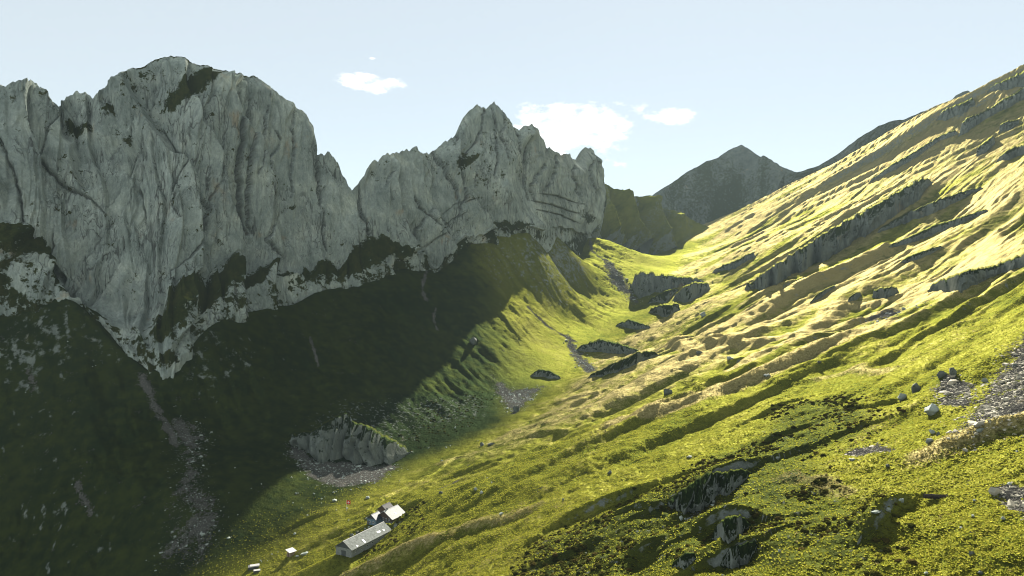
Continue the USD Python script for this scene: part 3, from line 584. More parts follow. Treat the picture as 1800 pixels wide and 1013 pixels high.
# ------------------------------------------------------------------ rock bands that crop out of the meadows
def outcrop(top, bot, label, rock=.75, rough=1.0, dryv=.5, step=1.1):
    px = np.arange(max(top[0][0], bot[0][0]), min(top[-1][0], bot[-1][0]) + .01, step)
    if len(px) < 8: px = np.linspace(px[0], px[-1], 8)
    jit = (fbm(px / 6, px * 0 + top[0][1], o=4, s=111) - .5) * np.clip(.35 * np.median(lin(bot, px) - lin(top, px)), 4, 9) * rough
    yt = lin(top, px) + jit; yb = np.maximum(lin(bot, px) + (fbm(px / 7, px * 0 + 4, o=3, s=112) - .5) * .5 * np.maximum(lin(bot, px) - yt, 0), yt + .4)
    db = np.array([sight(a, b)[1] for a, b in zip(px, yb)]); db = gaussian_filter(median_filter(db, 11), 3)
    cp = np.clip((yb - yt) * .16, 1.0, 3.2)
    dt = np.array([max(sight(a, b - e)[1], c_ + .4) for a, b, c_, e in zip(px, yt, db, cp)]); dt = np.maximum(gaussian_filter(median_filter(dt, 11), 2), db + .4)
    endt = np.ones(len(px)); ne = max(3, min(9, len(px) // 9))
    if px[0] > 0: endt[:ne] = sstep(0, 1, np.linspace(.08, 1, ne))
    if px[-1] < 1790: endt[-ne:] = np.minimum(endt[-ne:], sstep(0, 1, np.linspace(1, .08, ne)))
    yt = yb + (yt - yb) * endt
    h = (yb - yt) / F * db
    de = db + np.minimum((dt - db) * .5, h * .55)
    nf = int(np.clip(np.max(yb - yt) * .75, 8, 46))
    rows = [(yb + 3.5, db - .4)] + [(yb * (1 - t) + yt * t, db * (1 - t ** 1.4) + de * t ** 1.4) for t in np.linspace(0, 1, nf)]
    cap = [(yt - cp * k / 5, de * (1 - k / 5) + (dt + 3) * k / 5) for k in range(1, 6)]
    taper = np.clip(np.minimum(np.arange(len(px)), np.arange(len(px))[::-1]) / 6, .05, 1)
    PYo = np.array([r[0] for r in rows + cap]); PDo = np.array([r[1] for r in rows + cap]); PXo = np.broadcast_to(px, PYo.shape)
    p = P3(PXo, PYo, PDo)
    m = float(np.mean(db)) / F; hm = max(float(h.max()), .5)
    sx, sz = PXo * m, p[..., 2]
    k = np.r_[[.3], np.sin(np.pi * np.clip(np.linspace(0.08, .95, nf), 0, 1)) ** .5, [.12, .1, .05, 0, 0]][:, None] * taper[None, :]
    q = hm * .9 + 1
    dsp = ((fbm(sx / q, sz / (q * 1.6), o=4, s=113) - .5) * hm * .55 - np.abs(fbm(sx / (q * .35), sz / q, o=3, s=115) - .5) * hm * .5) * k * rough
    fl = sx / (q * .5) + fbm(sx / q, sz / (q * 1.5), o=3, s=119) * 3; fl = fl - np.floor(fl); dsp = dsp + hm * .28 * (fl - sstep(.85, 1, fl) * fl) * k
    for q2, a2 in ((.22, .13), (.1, .06)):
        fl = sx / (q * q2) + fbm(sx / (q * q2 * 2), sz / (q * q2 * 4), o=3, s=120) * 3 + sz / (q * 3); fl = fl - np.floor(fl); dsp = dsp + hm * a2 * (fl - sstep(.85, 1, fl) * fl) * k
    p[..., 1] -= dsp * .9; p[..., 0] -= dsp * .35
    p[..., 2] += (fbm(sx / (q * .4), sz / (q * .4) + PDo * .1, o=3, s=117) - .5) * hm * .14 * k
    rv = np.r_[np.full(1 + nf, rock), [.1, 0, 0, 0, 0]][:, None] + np.zeros(PXo.shape) + (fbm(sx / (q * .9), sz / (q * .45), o=3, s=118) - .5) * 1.3
    rv = rv - np.r_[[0], np.clip(np.linspace(-.9, .75, nf), 0, 1), np.zeros(5)][:, None]
    face = np.r_[np.ones(1 + nf), np.zeros(5)][:, None] + np.zeros(PXo.shape)
    p[..., 2] += EYE
    o = put('rock_outcrop', (p.reshape(-1, 3), tri(quads(*p.shape[:2]))[:, ::-1]), M['ground' if rock > .3 else 'steep'], smooth=True, rock=(rv * face).ravel(), dry=((1 - face) * dryv).ravel(), heath=(face * .3 + (.45 if dryv > .25 else .62)).ravel(), scree=np.zeros(p.shape[0] * p.shape[1]))  # mossy faces, with shade painted dark into the grass caps
    tag(o, label, 'rock outcrop', kind='structure')
OUT = [
    ([(1305, 507), (1330, 490), (1360, 470), (1420, 430), (1480, 395), (1540, 360), (1600, 325), (1625, 315), (1640, 313)], [(1305, 510), (1350, 506), (1400, 480), (1450, 457), (1510, 420), (1560, 386), (1610, 355), (1640, 318)], 'longest dark diagonal rock band across the middle of the straw slope', .72, .5),
    ([(1108, 494), (1118, 484), (1130, 478), (1150, 483), (1160, 487), (1180, 484), (1200, 487), (1240, 494)], [(1108, 498), (1114, 510), (1125, 526), (1160, 517), (1200, 502), (1240, 496)], 'grey rock step at the foot of the straw slope beside the scree', .8, .3),
    ([(1138, 531), (1150, 522), (1170, 511), (1192, 506)], [(1138, 534), (1170, 532), (1192, 509)], 'small mossy rock step under the grey one', .3, .3), ([(1182, 522), (1200, 508), (1220, 499), (1250, 498)], [(1182, 528), (1210, 532), (1250, 506)], 'dark mossy rock step right of the small one', .35, .3),
    ([(1140, 546), (1165, 536), (1197, 535)], [(1140, 549), (1165, 558), (1197, 545)], 'lowest dark rock step above the green hollow', .3, .3), ([(1250, 478), (1270, 467), (1290, 460), (1330, 440)], [(1250, 481), (1290, 472), (1330, 450)], 'short grey rock band left of the longest diagonal band', .7, .5),
    ([(1630, 507), (1650, 496), (1680, 486), (1705, 476), (1730, 474), (1800, 448), (1840, 440)], [(1630, 511), (1660, 514), (1685, 513), (1730, 492), (1800, 467), (1840, 458)], 'pale overhanging rock face under an orange grass rim at the right edge', .85, .5),
    ([(1540, 405), (1575, 385), (1600, 372), (1650, 352), (1700, 335), (1730, 326)], [(1540, 410), (1600, 389), (1650, 372), (1700, 345), (1730, 330)], 'thin grey rock band just below the longest diagonal band', .7, .5), ([(1560, 432), (1590, 420), (1640, 398), (1690, 382), (1740, 366)], [(1560, 436), (1600, 428), (1650, 410), (1690, 393), (1740, 370)], 'dark rock band third below the longest diagonal band', .55, .5),
    ([(1580, 460), (1610, 446), (1660, 430)], [(1580, 464), (1610, 458), (1660, 434)], 'stubby dark rock band above the pale overhanging face', .5, .5), ([(1533, 513), (1545, 508), (1560, 506), (1580, 507)], [(1533, 522), (1550, 525), (1566, 522), (1580, 511)], 'little grey rock face with a flat grass top', .8, .5),
    ([(1490, 525), (1505, 514), (1515, 513)], [(1490, 530), (1505, 530), (1515, 517)], 'tiny rock face left of the flat topped one', .6, .5), ([(1422, 533), (1440, 515), (1470, 500)], [(1422, 536), (1440, 525), (1470, 503)], 'thin dark rock rib above the straw ridge', .4, .5),
    ([(1526, 320), (1566, 291), (1606, 268), (1651, 240), (1686, 226)], [(1526, 322), (1566, 302), (1606, 280), (1651, 248), (1686, 236)], 'long thin rock band high on the straw slope', .7, .5), ([(1684, 222), (1700, 209), (1720, 203), (1740, 190), (1770, 172), (1800, 155), (1830, 140)], [(1684, 238), (1700, 232), (1720, 216), (1745, 203), (1770, 190), (1800, 172), (1830, 158)], 'broad grey rock band near the top of the right slope', .8, .5),
    ([(1645, 206), (1665, 192), (1690, 182), (1716, 172)], [(1645, 212), (1665, 212), (1690, 200), (1716, 182)], 'green grey rock band just under the right skyline', .5, .4), ([(1716, 262), (1730, 250), (1750, 240)], [(1716, 272), (1735, 268), (1750, 252)], 'squarish dark rock in the upper straw slope', .7, .5),
    ([(1756, 222), (1772, 213), (1792, 210)], [(1756, 234), (1772, 230), (1792, 218)], 'dark rock below the broad upper band', .6, .5), ([(1750, 280), (1770, 266), (1800, 254), (1830, 244)], [(1750, 286), (1770, 282), (1800, 270), (1830, 256)], 'long dark rock band at the right edge under the upper rocks', .6, .5),
    ([(1735, 155), (1760, 145), (1800, 128), (1830, 116)], [(1735, 162), (1760, 160), (1800, 150), (1830, 138)], 'rock band in the right corner of the skyline', .7, .4),
    ([(508, 768), (530, 762), (548, 758), (575, 745), (592, 733), (608, 727), (620, 742), (645, 750), (680, 768), (705, 782), (722, 790)], [(508, 774), (530, 790), (560, 803), (600, 806), (645, 813), (690, 816), (722, 794)], 'grey crag with folded slabs above the bluish scree', .8, .2),
    ([(1012, 612), (1040, 602), (1055, 598), (1080, 602), (1128, 617)], [(1012, 615), (1050, 620), (1070, 622), (1088, 623), (1128, 620)], 'dark mossy crag beside the valley bottom', .45, .2), ([(1033, 661), (1060, 648), (1085, 637), (1120, 620), (1158, 616)], [(1033, 664), (1060, 662), (1085, 655), (1115, 640), (1158, 625)], 'dark bank under the straw knoll', .15, .6),
    ([(930, 660), (948, 651), (965, 652), (988, 664)], [(930, 662), (950, 663), (966, 666), (988, 667)], 'small dark crag left of the valley bottom', .4, .2), ([(1082, 571), (1105, 564), (1120, 567), (1146, 575)], [(1082, 573), (1110, 577), (1125, 579), (1146, 577)], 'low dark rocks on the green slope above the mossy crag', .4, .2),
    ([(1172, 878), (1200, 862), (1235, 836), (1255, 831), (1290, 829), (1322, 826)], [(1172, 884), (1197, 900), (1230, 891), (1270, 873), (1300, 852), (1322, 830)], 'mossy rock wall over a dark hollow in the foreground', .12, .1),
    ([(1250, 938), (1268, 915), (1295, 906), (1322, 918)], [(1250, 946), (1268, 954), (1300, 940), (1322, 925)], 'rock wall of the round dark pit', .1, .1), ([(1266, 985), (1285, 962), (1310, 955), (1332, 950)], [(1266, 994), (1290, 998), (1318, 988), (1332, 956)], 'rock wall of the lowest dark pit', .12, .1),
    ([(1180, 990), (1200, 975), (1225, 972)], [(1180, 996), (1205, 1002), (1225, 980)], 'small dark rock wall left of the lowest pit', .3, .1)]
for o in OUT:
    outcrop(o[0], o[1], o[2], rock=o[3], dryv=o[4])

# ------------------------------------------------------------------ air
# (see the end of the script for the haze)

# ------------------------------------------------------------------ placing things on the ground
_lnD = np.log(D)
def gz(x, y):
    x, y = np.atleast_1d(np.asarray(x, float)), np.atleast_1d(np.asarray(y, float))
    r = np.interp(np.log(np.maximum(y, 1)), _lnD, np.arange(NR)); c = np.interp(x / np.maximum(y, 1), u, np.arange(len(u)))
    return map_coordinates(Z, [r, c], order=1, mode='nearest')
def thing(name, label, cat, at, rz=0.0, group=None):
    x = UsdGeom.Xform.Define(stage, path_for(name))
    x.AddTranslateOp().Set(Gf.Vec3d(float(at[0]), float(at[1]), float(at[2]) + EYE)); x.AddRotateZOp().Set(math.degrees(rz))
    tag(x, label, cat, group); return x.GetPrim()
def plain(name, col, rough=.8, var=.25, scale=1.5, metal=0., spec=.3, bump=.15, streak=1.0):
    m = Mat(); p = m.add('texture_coordinate') + '.object'
    n = m.noise(m.map(p, scale=(1, 1, streak)), scale, 5, .65)
    c = m.mix(m.rng(n, .3, .7), tuple(v * (1 - var) for v in col), tuple(min(1, v * (1 + var)) for v in col))
    b = m.add('bump', height=n, strength=bump, distance=.05) + '.normal'
    return m.done(name, m.add('principled_bsdf', base_color=c, roughness=rough, metallic=metal, specular_ior_level=spec, normal=b) + '.BSDF')
MS = {'stone_wall': plain('pale_plaster', (.15, .16, .15)), 'dark_boards': plain('dark_boards', (.045, .05, .05), streak=.1, scale=5), 'brown_wood': plain('brown_wood', (.075, .05, .034), streak=.1, scale=5),
      'tin': plain('weathered_roof', (.115, .125, .115), .85, .3, .8, spec=.06), 'white_tin': plain('white_roof', (.34, .34, .32), .85, .1, .8, spec=.06), 'grey_shingle': plain('grey_shingle', (.045, .043, .04), .85, .3, 3),
      'blue_roof': plain('blue_slate_roof', (.02, .03, .038), .6, .2, 2), 'skylight': plain('skylight_sheet', (.42, .43, .41), .5, .05, 2, spec=.4), 'glass': plain('window_glass', (.02, .025, .03), .12, .1, 2, spec=.8),
      'white': plain('white_paint', (.5, .5, .48), .6, .05), 'red': plain('red_cloth', (.45, .012, .012), .8, .1), 'flagwhite': plain('white_cloth', (.6, .6, .58), .8, .05), 'pale_blue': plain('pale_blue_plaster', (.09, .14, .165), .8, .15),
      'pale_wood': plain('pale_planks', (.20, .15, .105), .8, .3, 4, streak=.1), 'grey_metal': plain('grey_metal', (.2, .2, .2), .4, .1, metal=.6), 'concrete': plain('concrete', (.2, .2, .19), .9, .2), 'rotten_wood': plain('rotten_log_bark', (.03, .022, .016), .9, .5, 3, bump=.6)}
def boxm(x0, x1, y0, y1, z0, z1):
    m = trimesh.creation.box([x1 - x0, y1 - y0, z1 - z0]); m.apply_translation([(x0 + x1) / 2, (y0 + y1) / 2, (z0 + z1) / 2]); return m
def cat_(*ms): return trimesh.util.concatenate(list(ms))
def extr(profile, x0, x1):
    """a profile in the (y, z) plane pushed from x0 to x1"""
    from shapely.geometry import Polygon
    m = trimesh.creation.extrude_polygon(Polygon(profile), x1 - x0, engine='earcut')
    m.apply_transform(np.array([[0, 0, 1, x0], [1, 0, 0, 0], [0, 1, 0, 0], [0, 0, 0, 1.0]])); return m
def slab(a, b, thick, x0, x1):
    """a roof sheet from (y, z) a to b, thick upwards"""
    a, b = np.array(a, float), np.array(b, float); d = (b - a) / np.linalg.norm(b - a); n = np.array([-d[1], d[0]]); n *= np.sign(n[1])
    return extr([tuple(a), tuple(b), tuple(b + n * thick), tuple(a + n * thick)], x0, x1)
def gable_house(t, L, W, H, rise, wall, gable, roof, over=.5, base=-3.0, lip=.5):
    w = W / 2
    put('wall', cat_(boxm(.0, L, -w, -w + .35, base, H), boxm(0, L, w - .35, w, base, H), boxm(0, .35, -w + .35, w - .35, base, H), boxm(L - .35, L, -w + .35, w - .35, base, H)), wall, t)
    for x0 in (.02, L - .32):
        put('gable', extr([(-w + .02, H), (w - .02, H), (0, H + rise - .02)], x0, x0 + .3), gable, t)
    sl = rise / w
    rs = []
    for sg in (-1, 1):
        rs.append(put('roof', slab((0, H + rise + .03), (sg * (w + over), H - over * sl + .03), .16, -lip, L + lip), roof, t))
    put('ridge_cap', extr([(-.28, H + rise + .10), (.28, H + rise + .10), (0, H + rise + .36)], -lip - .05, L + lip + .05), MS['white_tin'] if roof is MS['tin'] else roof, t)
    for sg in (-1, 1):
        put('fascia', extr([(sg * .02, H + rise - .12), (sg * (w + over), H - over * sl - .12), (sg * (w + over), H - over * sl + .02), (sg * .02, H + rise + .02)], -lip - .08, -lip - .005), MS['grey_shingle'], t)
    def on_roof(sg, uu, v, du, dv, th=.05):
        y0, z0 = sg * (w + over) * v, H + rise + .03 - (w + over) * sl * v; y1, z1 = sg * (w + over) * (v + dv), H + rise + .03 - (w + over) * sl * (v + dv)
        m = slab((y0, z0), (y1, z1), th, uu * L, uu * L + du); nn = np.array([0, sg * sl, 1.0]); nn /= np.linalg.norm(nn); m.apply_translation(nn * .165); return m
    return rs, on_roof
def spot(px, py):
    q = sight(px, py); return q
RZ = math.atan2(.886, .46)

b = thing('barn', 'long low barn with a weathered grey metal roof and pale skylights', 'barn', P3(*map(float, FARM['barn'])), RZ)
rs, onr = gable_house(b, 32.5, 10.4, 4.0, 3.4, MS['stone_wall'], MS['dark_boards'], MS['tin'], .6)
for uu, v, du, dv in ((.13, .80, 1.0, .1), (.315, .55, 1.0, .36), (.70, .52, 1.6, .16), (.755, .55, .8, .14), (.845, .58, 1.0, .14)):
    put('skylight', onr(-1, uu, v, du, dv), MS['skylight'], b)
put('eave_board', boxm(.4, 32.1, -5.32, -5.22, 3.3, 3.9), MS['dark_boards'], b)
for k in range(7):
    f = put('window', boxm(3 + 4.4 * k, 4.2 + 4.4 * k, -5.27, -5.205, 1.6, 2.6), MS['white'], b)
    put('pane', boxm(3.1 + 4.4 * k, 4.1 + 4.4 * k, -5.29, -5.272, 1.7, 2.5), MS['glass'], f)
d = put('door', boxm(-.07, -.005, -1.5, 1.5, -.3, 2.7), MS['dark_boards'], b)
put('plinth', boxm(-.12, -.003, -5.2, -1.5, -3, .25), MS['concrete'], b); put('plinth', boxm(-.12, -.003, 1.5, 5.2, -3, .25), MS['concrete'], b)

h = thing('farmhouse', 'alpine farmhouse with a bright white metal roof and brown timber gable', 'farmhouse', P3(*map(float, FARM['farmhouse'])), RZ)
rs, onr = gable_house(h, 11.5, 10.5, 4.6, 3.4, MS['stone_wall'], MS['brown_wood'], MS['white_tin'], 1.0, lip=.9)
put('timber_storey', cat_(boxm(-.06, -.004, -5.2, 5.2, 2.5, 4.55), boxm(.3, 11.2, -5.31, -5.255, 2.5, 4.4)), MS['brown_wood'], h)
for k in range(4):
    f = put('window', boxm(-.12, -.065, -3.9 + 2.1 * k, -2.7 + 2.1 * k, 2.9, 4.1), MS['white'], h)
    put('pane', boxm(-.14, -.122, -3.78 + 2.1 * k, -2.82 + 2.1 * k, 3.0, 4.0), MS['glass'], f)
put('door', boxm(-.1, -.006, -1.0, .2, .0, 2.1), MS['brown_wood'], h); put('lower_wall', boxm(-.05, -.005, .4, 5.2, -.5, 2.45), MS['pale_blue'], h)
for k in range(2):
    f = put('window', boxm(-.1, -.055, 1.2 + 2.1 * k, 2.2 + 2.1 * k, .9, 1.9), MS['white'], h); put('pane', boxm(-.12, -.102, 1.3 + 2.1 * k, 2.1 + 2.1 * k, 1.0, 1.8), MS['glass'], f)
c = put('chimney', boxm(2.2, 3.0, -.2, .6, 7.4, 9.2), MS['concrete'], h); put('chimney_cap', boxm(2.05, 3.15, -.35, .75, 9.25, 9.37), MS['grey_shingle'], c)
f = put('roof_hatch', onr(-1, .42, .5, .8, .12, .12), MS['grey_metal'], h); put('pane', onr(-1, .435, .515, .5, .08, .14), MS['glass'], f)

n_ = thing('annex', 'small annex house with a blue slate roof beside the farmhouse', 'annex', P3(*map(float, FARM['annex'])), RZ)
rs, onr = gable_house(n_, 6.0, 6.4, 3.4, 2.4, MS['pale_blue'], MS['dark_boards'], MS['blue_roof'], .5)
for k in range(2):
    f = put('window', boxm(-.08, -.005, -1.9 + 2.4 * k, -.7 + 2.4 * k, 1.0, 2.2), MS['white'], n_); put('pane', boxm(-.1, -.082, -1.8 + 2.4 * k, -.8 + 2.4 * k, 1.1, 2.1), MS['glass'], f)
put('door', boxm(-.06, -.006, 2.0, 2.9, 0, 2.0), MS['brown_wood'], n_)
k_ = thing('shed', 'grey shingled shed half hidden behind the white roofed farmhouse', 'shed', P3(*map(float, FARM['shed'])), RZ)
gable_house(k_, 6.5, 6.2, 3.2, 2.3, MS['brown_wood'], MS['brown_wood'], MS['grey_shingle'], .5)
put('door', boxm(-.06, -.006, -.6, .6, 0, 2.0), MS['dark_boards'], k_)

t = thing('hut', 'little plank hut with a pale sloping roof below the barn', 'hut', spot(507, 979), math.radians(50))
put('wall', cat_(boxm(0, 3.4, -1.7, 1.7, -1, 2.6)), MS['pale_wood'], t)
for k in range(8):
    put('plank', boxm(-.05, -.004, -1.68 + .42 * k, -1.30 + .42 * k, -.3, 2.55), MS['pale_wood'], t)
for k in range(8):
    put('plank', boxm(.02 + .42 * k, .40 + .42 * k, -1.75, -1.704, -.3, 2.55), MS['pale_wood'], t)
put('roof', slab((-2.2, 2.62), (2.3, 3.5), .14, -.6, 4.0), MS['white_tin'], t); put('door', boxm(-.1, -.055, -.5, .5, 0, 2), MS['brown_wood'], t)
t = thing('water_trough', 'dark low tank with a pale flat cover on the meadow edge', 'water trough', spot(446, 998), math.radians(20))
put('tank', cat_(boxm(-2.8, 2.8, -1.6, 1.6, -.6, 1.1)), MS['dark_boards'], t); put('cover', boxm(-2.0, 3.0, -1.2, 1.8, 1.12, 1.26), MS['concrete'], t); put('rim', cat_(boxm(-2.9, 2.9, -1.75, -1.605, .9, 1.08), boxm(-2.9, -2.805, -1.6, 1.6, .9, 1.08)), MS['grey_metal'], t)
t = thing('concrete_plinth', 'grey block with a pale lid just below the dark low tank', 'block', spot(451, 1006), math.radians(20))
put('block', boxm(-1.6, 1.6, -1.1, 1.1, -.8, 1.0), MS['grey_shingle'], t); put('lid', boxm(-1.5, 1.9, -1.0, 1.3, 1.02, 1.14), MS['concrete'], t)
t = thing('flagpole', 'white flagpole flying a red flag with a white cross', 'flagpole', spot(609, 899), 0)
cyl = trimesh.creation.cylinder(.08, 7.2, sections=10); cyl.apply_translation([0, 0, 3.4]); put('pole', cyl, MS['white'], t)
fu, fv = np.meshgrid(np.linspace(0, 1, 15), np.linspace(0, 1, 11)); fx = .1 + 2.3 * fu; fz = 4.5 + 2.3 * fv - .25 * fu ** 2; fy = .22 * np.sin(fu * 7) * fu
front = np.stack([fx, fy, fz], -1); grid = np.concatenate([front.reshape(-1, 3), (front + [0, .03, 0]).reshape(-1, 3)]); q = quads(11, 15)
fl = put('flag', (grid, np.vstack([tri(q), tri(q)[:, ::-1] + 165])), MS['red'], t)
def patch(a0, a1, c0, c1, off):
    uu, vv = np.meshgrid(np.linspace(a0, a1, 7), np.linspace(c0, c1, 5)); p = np.stack([.1 + 2.3 * uu, .22 * np.sin(uu * 7) * uu + off, 4.5 + 2.3 * vv - .25 * uu ** 2], -1).reshape(-1, 3); qq = quads(5, 7)
    return p, tri(qq)
vs, fs, o_ = [], [], 0
for off in (-.02, .05):
    for r in ((.41, .59, .2, .8), (.2, .41, .41, .59), (.59, .8, .41, .59)):
        p, ff = patch(*r, off); vs.append(p); fs.append(ff + o_); o_ += len(p)
put('cross', (np.vstack(vs), np.vstack(fs)), MS['flagwhite'], fl)

# ------------------------------------------------------------------ boulders
def rock_material(name, tone, moss, tint=(1., 1., 1.)):
    m = Mat(); pos = m.pos(); col, b_, c_ = rock_nodes(m, pos, tone)
    col = m.mix(1., col, tint, 'multiply')
    nz = m.add('separate_xyz', vector=m.add('geometry') + '.normal') + '.z'
    mo = m.rng(m.m('add', nz, m.rng(m.noise(pos, 1 / .8, 4, .7), .3, .7, -.5, .5, 'linear')), 1.15 - moss, 1.4 - moss)
    col = m.mix(mo, col, (.03, .034, .006))
    bp = m.add('bump', height=m.m('add', c_, m.noise(pos, 3., 4, .7)), strength=.6, distance=.25) + '.normal'
    return m.done(name, m.add('principled_bsdf', base_color=col, roughness=.9, specular_ior_level=.15, normal=bp) + '.BSDF')
MR = {'pale': rock_material('pale_boulder', 1.2, .05), 'grey': rock_material('grey_boulder', .9, .2), 'dark': rock_material('dark_boulder', .4, .5), 'white': rock_material('white_stone', 1.25, 0), 'beige': rock_material('sunlit_scree', 1.25, 0, (1.22, 1., .86))}
def rock(seed, sx, sy, sz, sub=1):
    rs_ = np.random.default_rng(seed); p = rs_.normal(size=(18, 3)); p /= np.linalg.norm(p, axis=1, keepdims=True) * (1 + .35 * rs_.random((18, 1)))
    m = trimesh.convex.convex_hull(p)
    for _ in range(sub): m = m.subdivide()
    v = np.array(m.vertices); v *= 1 + (fbm(v[:, 0] * 2.2 + seed, v[:, 1] * 2.2, v[:, 2] * 2.2, 3, 7)[:, None] - .5) * .5
    v *= [sx, sy, sz]; return trimesh.Trimesh(v, m.faces, process=False)
def boulder(px, py, w, hh, mat, label, seed, group=None, rz=0., depth=None):
    """w, hh: how broad and high it stands in the photograph's pixels; its own size and distance follow from the ground it lies on"""
    q = sight(px, py); k = q[1] / F; sx, sz = w * k / 2, hh * k * .62; sy = (depth or w * .85) * k / 2
    prim = put('boulder', rock(seed, sx, sy, sz, 2 if w > 12 else 1), MR[mat], smooth=28)
    x = UsdGeom.Xformable(prim); x.AddTranslateOp().Set(Gf.Vec3d(*(float(v) for v in (q[0], q[1] + sy * .5, gz(q[0], q[1] + sy * .5)[0] + sz * .35 + EYE)))); x.AddRotateZOp().Set(math.degrees(rz))
    tag(prim, label, 'boulder', group)
for k, a in enumerate([
    (1640, 728, 40, 26, 'pale', 'largest pale wedge shaped boulder under the rubble on the right', None, .4), (1588, 702, 30, 14, 'grey', 'lower pale end of the long mossy slab right of the heathland', None, .6), (1612, 688, 34, 20, 'dark', 'upper mossy end of the long slab right of the heathland', None, .6),
    (1658, 662, 22, 16, 'dark', 'left one of the two dark boulders above the pale rubble', None, .1), (1677, 661, 18, 18, 'dark', 'right one of the two dark boulders above the pale rubble', None, .3), (832, 606, 17, 15, 'dark', 'dark boulder at the edge of the cliff shadow', None, 0.), (907, 724, 14, 14, 'dark', 'dark boulder at the lower tip of the scree fan', None, 0.),
    (1640, 762, 12, 10, 'pale', 'pale round boulder below the largest wedge boulder', None, 0.), (1651, 766, 11, 10, 'dark', 'dark round boulder beside the pale round one', None, .8), (1637, 778, 22, 12, 'grey', 'flat grey boulder below the pale round one', None, .3), (1733, 672, 12, 9, 'grey', 'grey boulder at the left edge of the large scree slope', None, 0.),
    (1725, 760, 20, 9, 'grey', 'grey boulders on the brow under the large scree slope', None, .2), (1785, 645, 9, 9, 'dark', 'dark boulder at the upper edge of the large scree slope', None, 0.), (846, 868, 8, 6, 'pale', 'pale stone in the meadow above the long barn', None, 0.), (836, 862, 8, 6, 'grey', 'grey stone left of the pale meadow stone', None, 0.), (775, 868, 10, 6, 'dark', 'dark mossy stone in the meadow right of the farmhouse', None, 0.),
    (880, 905, 11, 6, 'pale', 'pale stone in the lower straw meadow', None, 0.), (1212, 806, 15, 6, 'grey', 'flat grey stone on the slope above the mossy rock wall', None, .4), (1368, 808, 9, 6, 'pale', 'pale stone beside the straw patch', None, 0.), (1371, 970, 8, 7, 'grey', 'bluish grey stone right of the dark pits', None, 0.), (1440, 953, 9, 5, 'pale', 'pale flat stone left of the mossy ridge', None, 0.),
    (1586, 885, 20, 8, 'pale', 'white bare rock on top of the mossy ridge', None, .2), (1563, 902, 15, 9, 'grey', 'grey rock poking out of the mossy ridge', None, .8), (1540, 905, 24, 6, 'pale', 'pale rock strip on the flank of the mossy ridge', None, .3), (1562, 822, 9, 7, 'dark', 'dark stone in the bright green meadow', None, 0.), (1500, 810, 14, 6, 'grey', 'dark grey stone under the rock shelf', None, 0.),
    (1710, 975, 12, 9, 'dark', 'dark stone in the bright foreground grass', None, .2), (1725, 1010, 12, 8, 'dark', 'dark stone at the bottom edge of the picture', None, 0.), (1629, 1010, 9, 6, 'pale', 'white stone at the bottom edge of the picture', None, 0.), (1714, 881, 8, 5, 'pale', 'white stone right of the log', None, 0.), (1711, 909, 7, 5, 'pale', 'white stone below the one beside the log', None, 0.),
    (1764, 914, 8, 8, 'pale', 'white stone left of the scree in the right corner', None, 0.), (1776, 853, 10, 6, 'pale', 'white stone on top of the scree in the right corner', None, 0.), (1790, 796, 7, 6, 'pale', 'white stone high in the bright meadow at the right edge', None, 0.), (1690, 930, 7, 6, 'grey', 'small grey stone at the head of the faint track', None, 0.),
    (587, 882, 11, 6, 'pale', 'pale stone left of the flagpole', None, .4), (646, 877, 13, 5, 'pale', 'pale flat stone behind the annex', None, .2), (518, 940, 6, 4, 'pale', 'pale stone in the meadow left of the long barn', None, 0.), (618, 943, 11, 7, 'dark', 'dark rounded stone left of the long barn', None, 0.), (628, 939, 10, 7, 'dark', 'dark stone touching the long barn', None, 0.),
    (642, 931, 5, 4, 'pale', 'white block between the barn and the annex', None, 0.), (648, 928, 5, 4, 'pale', 'second white block between the barn and the annex', None, 0.), (644, 913, 5, 5, 'pale', 'white block at the corner of the annex', None, 0.), (535, 976, 22, 5, 'pale', 'long pale slab lying right of the plank hut', None, .35), (522, 980, 7, 4, 'pale', 'white stone in front of the long pale slab', None, 0.),
    (1072, 834, 9, 9, 'dark', 'dark stone standing in the slope above the heathland', None, 0.), (847, 784, 9, 8, 'dark', 'dark stone at the foot of the shadowed slope', None, 0.), (863, 783, 16, 7, 'dark', 'dark mossy rocks beside the stone at the foot of the slope', None, 0.), (990, 880, 7, 5, 'dark', 'dark stone in the pale grass band', None, 0.), (1230, 622, 14, 8, 'dark', 'dark boulder on top of the straw knoll', None, 0.),
    (1285, 632, 16, 7, 'grey', 'grey rocks on the right side of the straw knoll', None, .3), (1175, 694, 20, 14, 'dark', 'dark round rock beside the footpath', None, 0.), (1441, 640, 9, 6, 'dark', 'dark stone above the straw band', None, 0.), (1350, 662, 16, 5, 'grey', 'flat grey stones on the straw band', None, 0.), (1237, 556, 12, 10, 'grey', 'grey boulder in the green hollow', None, 0.)]):
    px, py, w, hh, mat, label, grp, rz = a
    boulder(px, py, w, hh, mat, label, 300 + k, grp, rz, depth=w * .45 if w > 18 else None)
SMALL = [(798, 753), (823, 750), (837, 775), (789, 783), (785, 787), (754, 787), (723, 797), (779, 810), (857, 842), (865, 851), (522, 869), (551, 869), (568, 876), (588, 865), (619, 861), (515, 886), (529, 893), (542, 907), (590, 897), (608, 894), (611, 916), (562, 886), (616, 861), (587, 865),
         (522, 869), (722, 797), (754, 787), (785, 788), (780, 811), (706, 801), (566, 877), (551, 869), (515, 842), (730, 775), (798, 752), (790, 783), (640, 846), (700, 846), (660, 850), (600, 862), (1074, 882), (1030, 973), (120, 602), (165, 643), (45, 692), (164, 644), (128, 855), (150, 892), (470, 985), (479, 977), (486, 972), (462, 990), (455, 985), (410, 825), (440, 860), (420, 905), (460, 850)]
rs_ = np.random.default_rng(5)
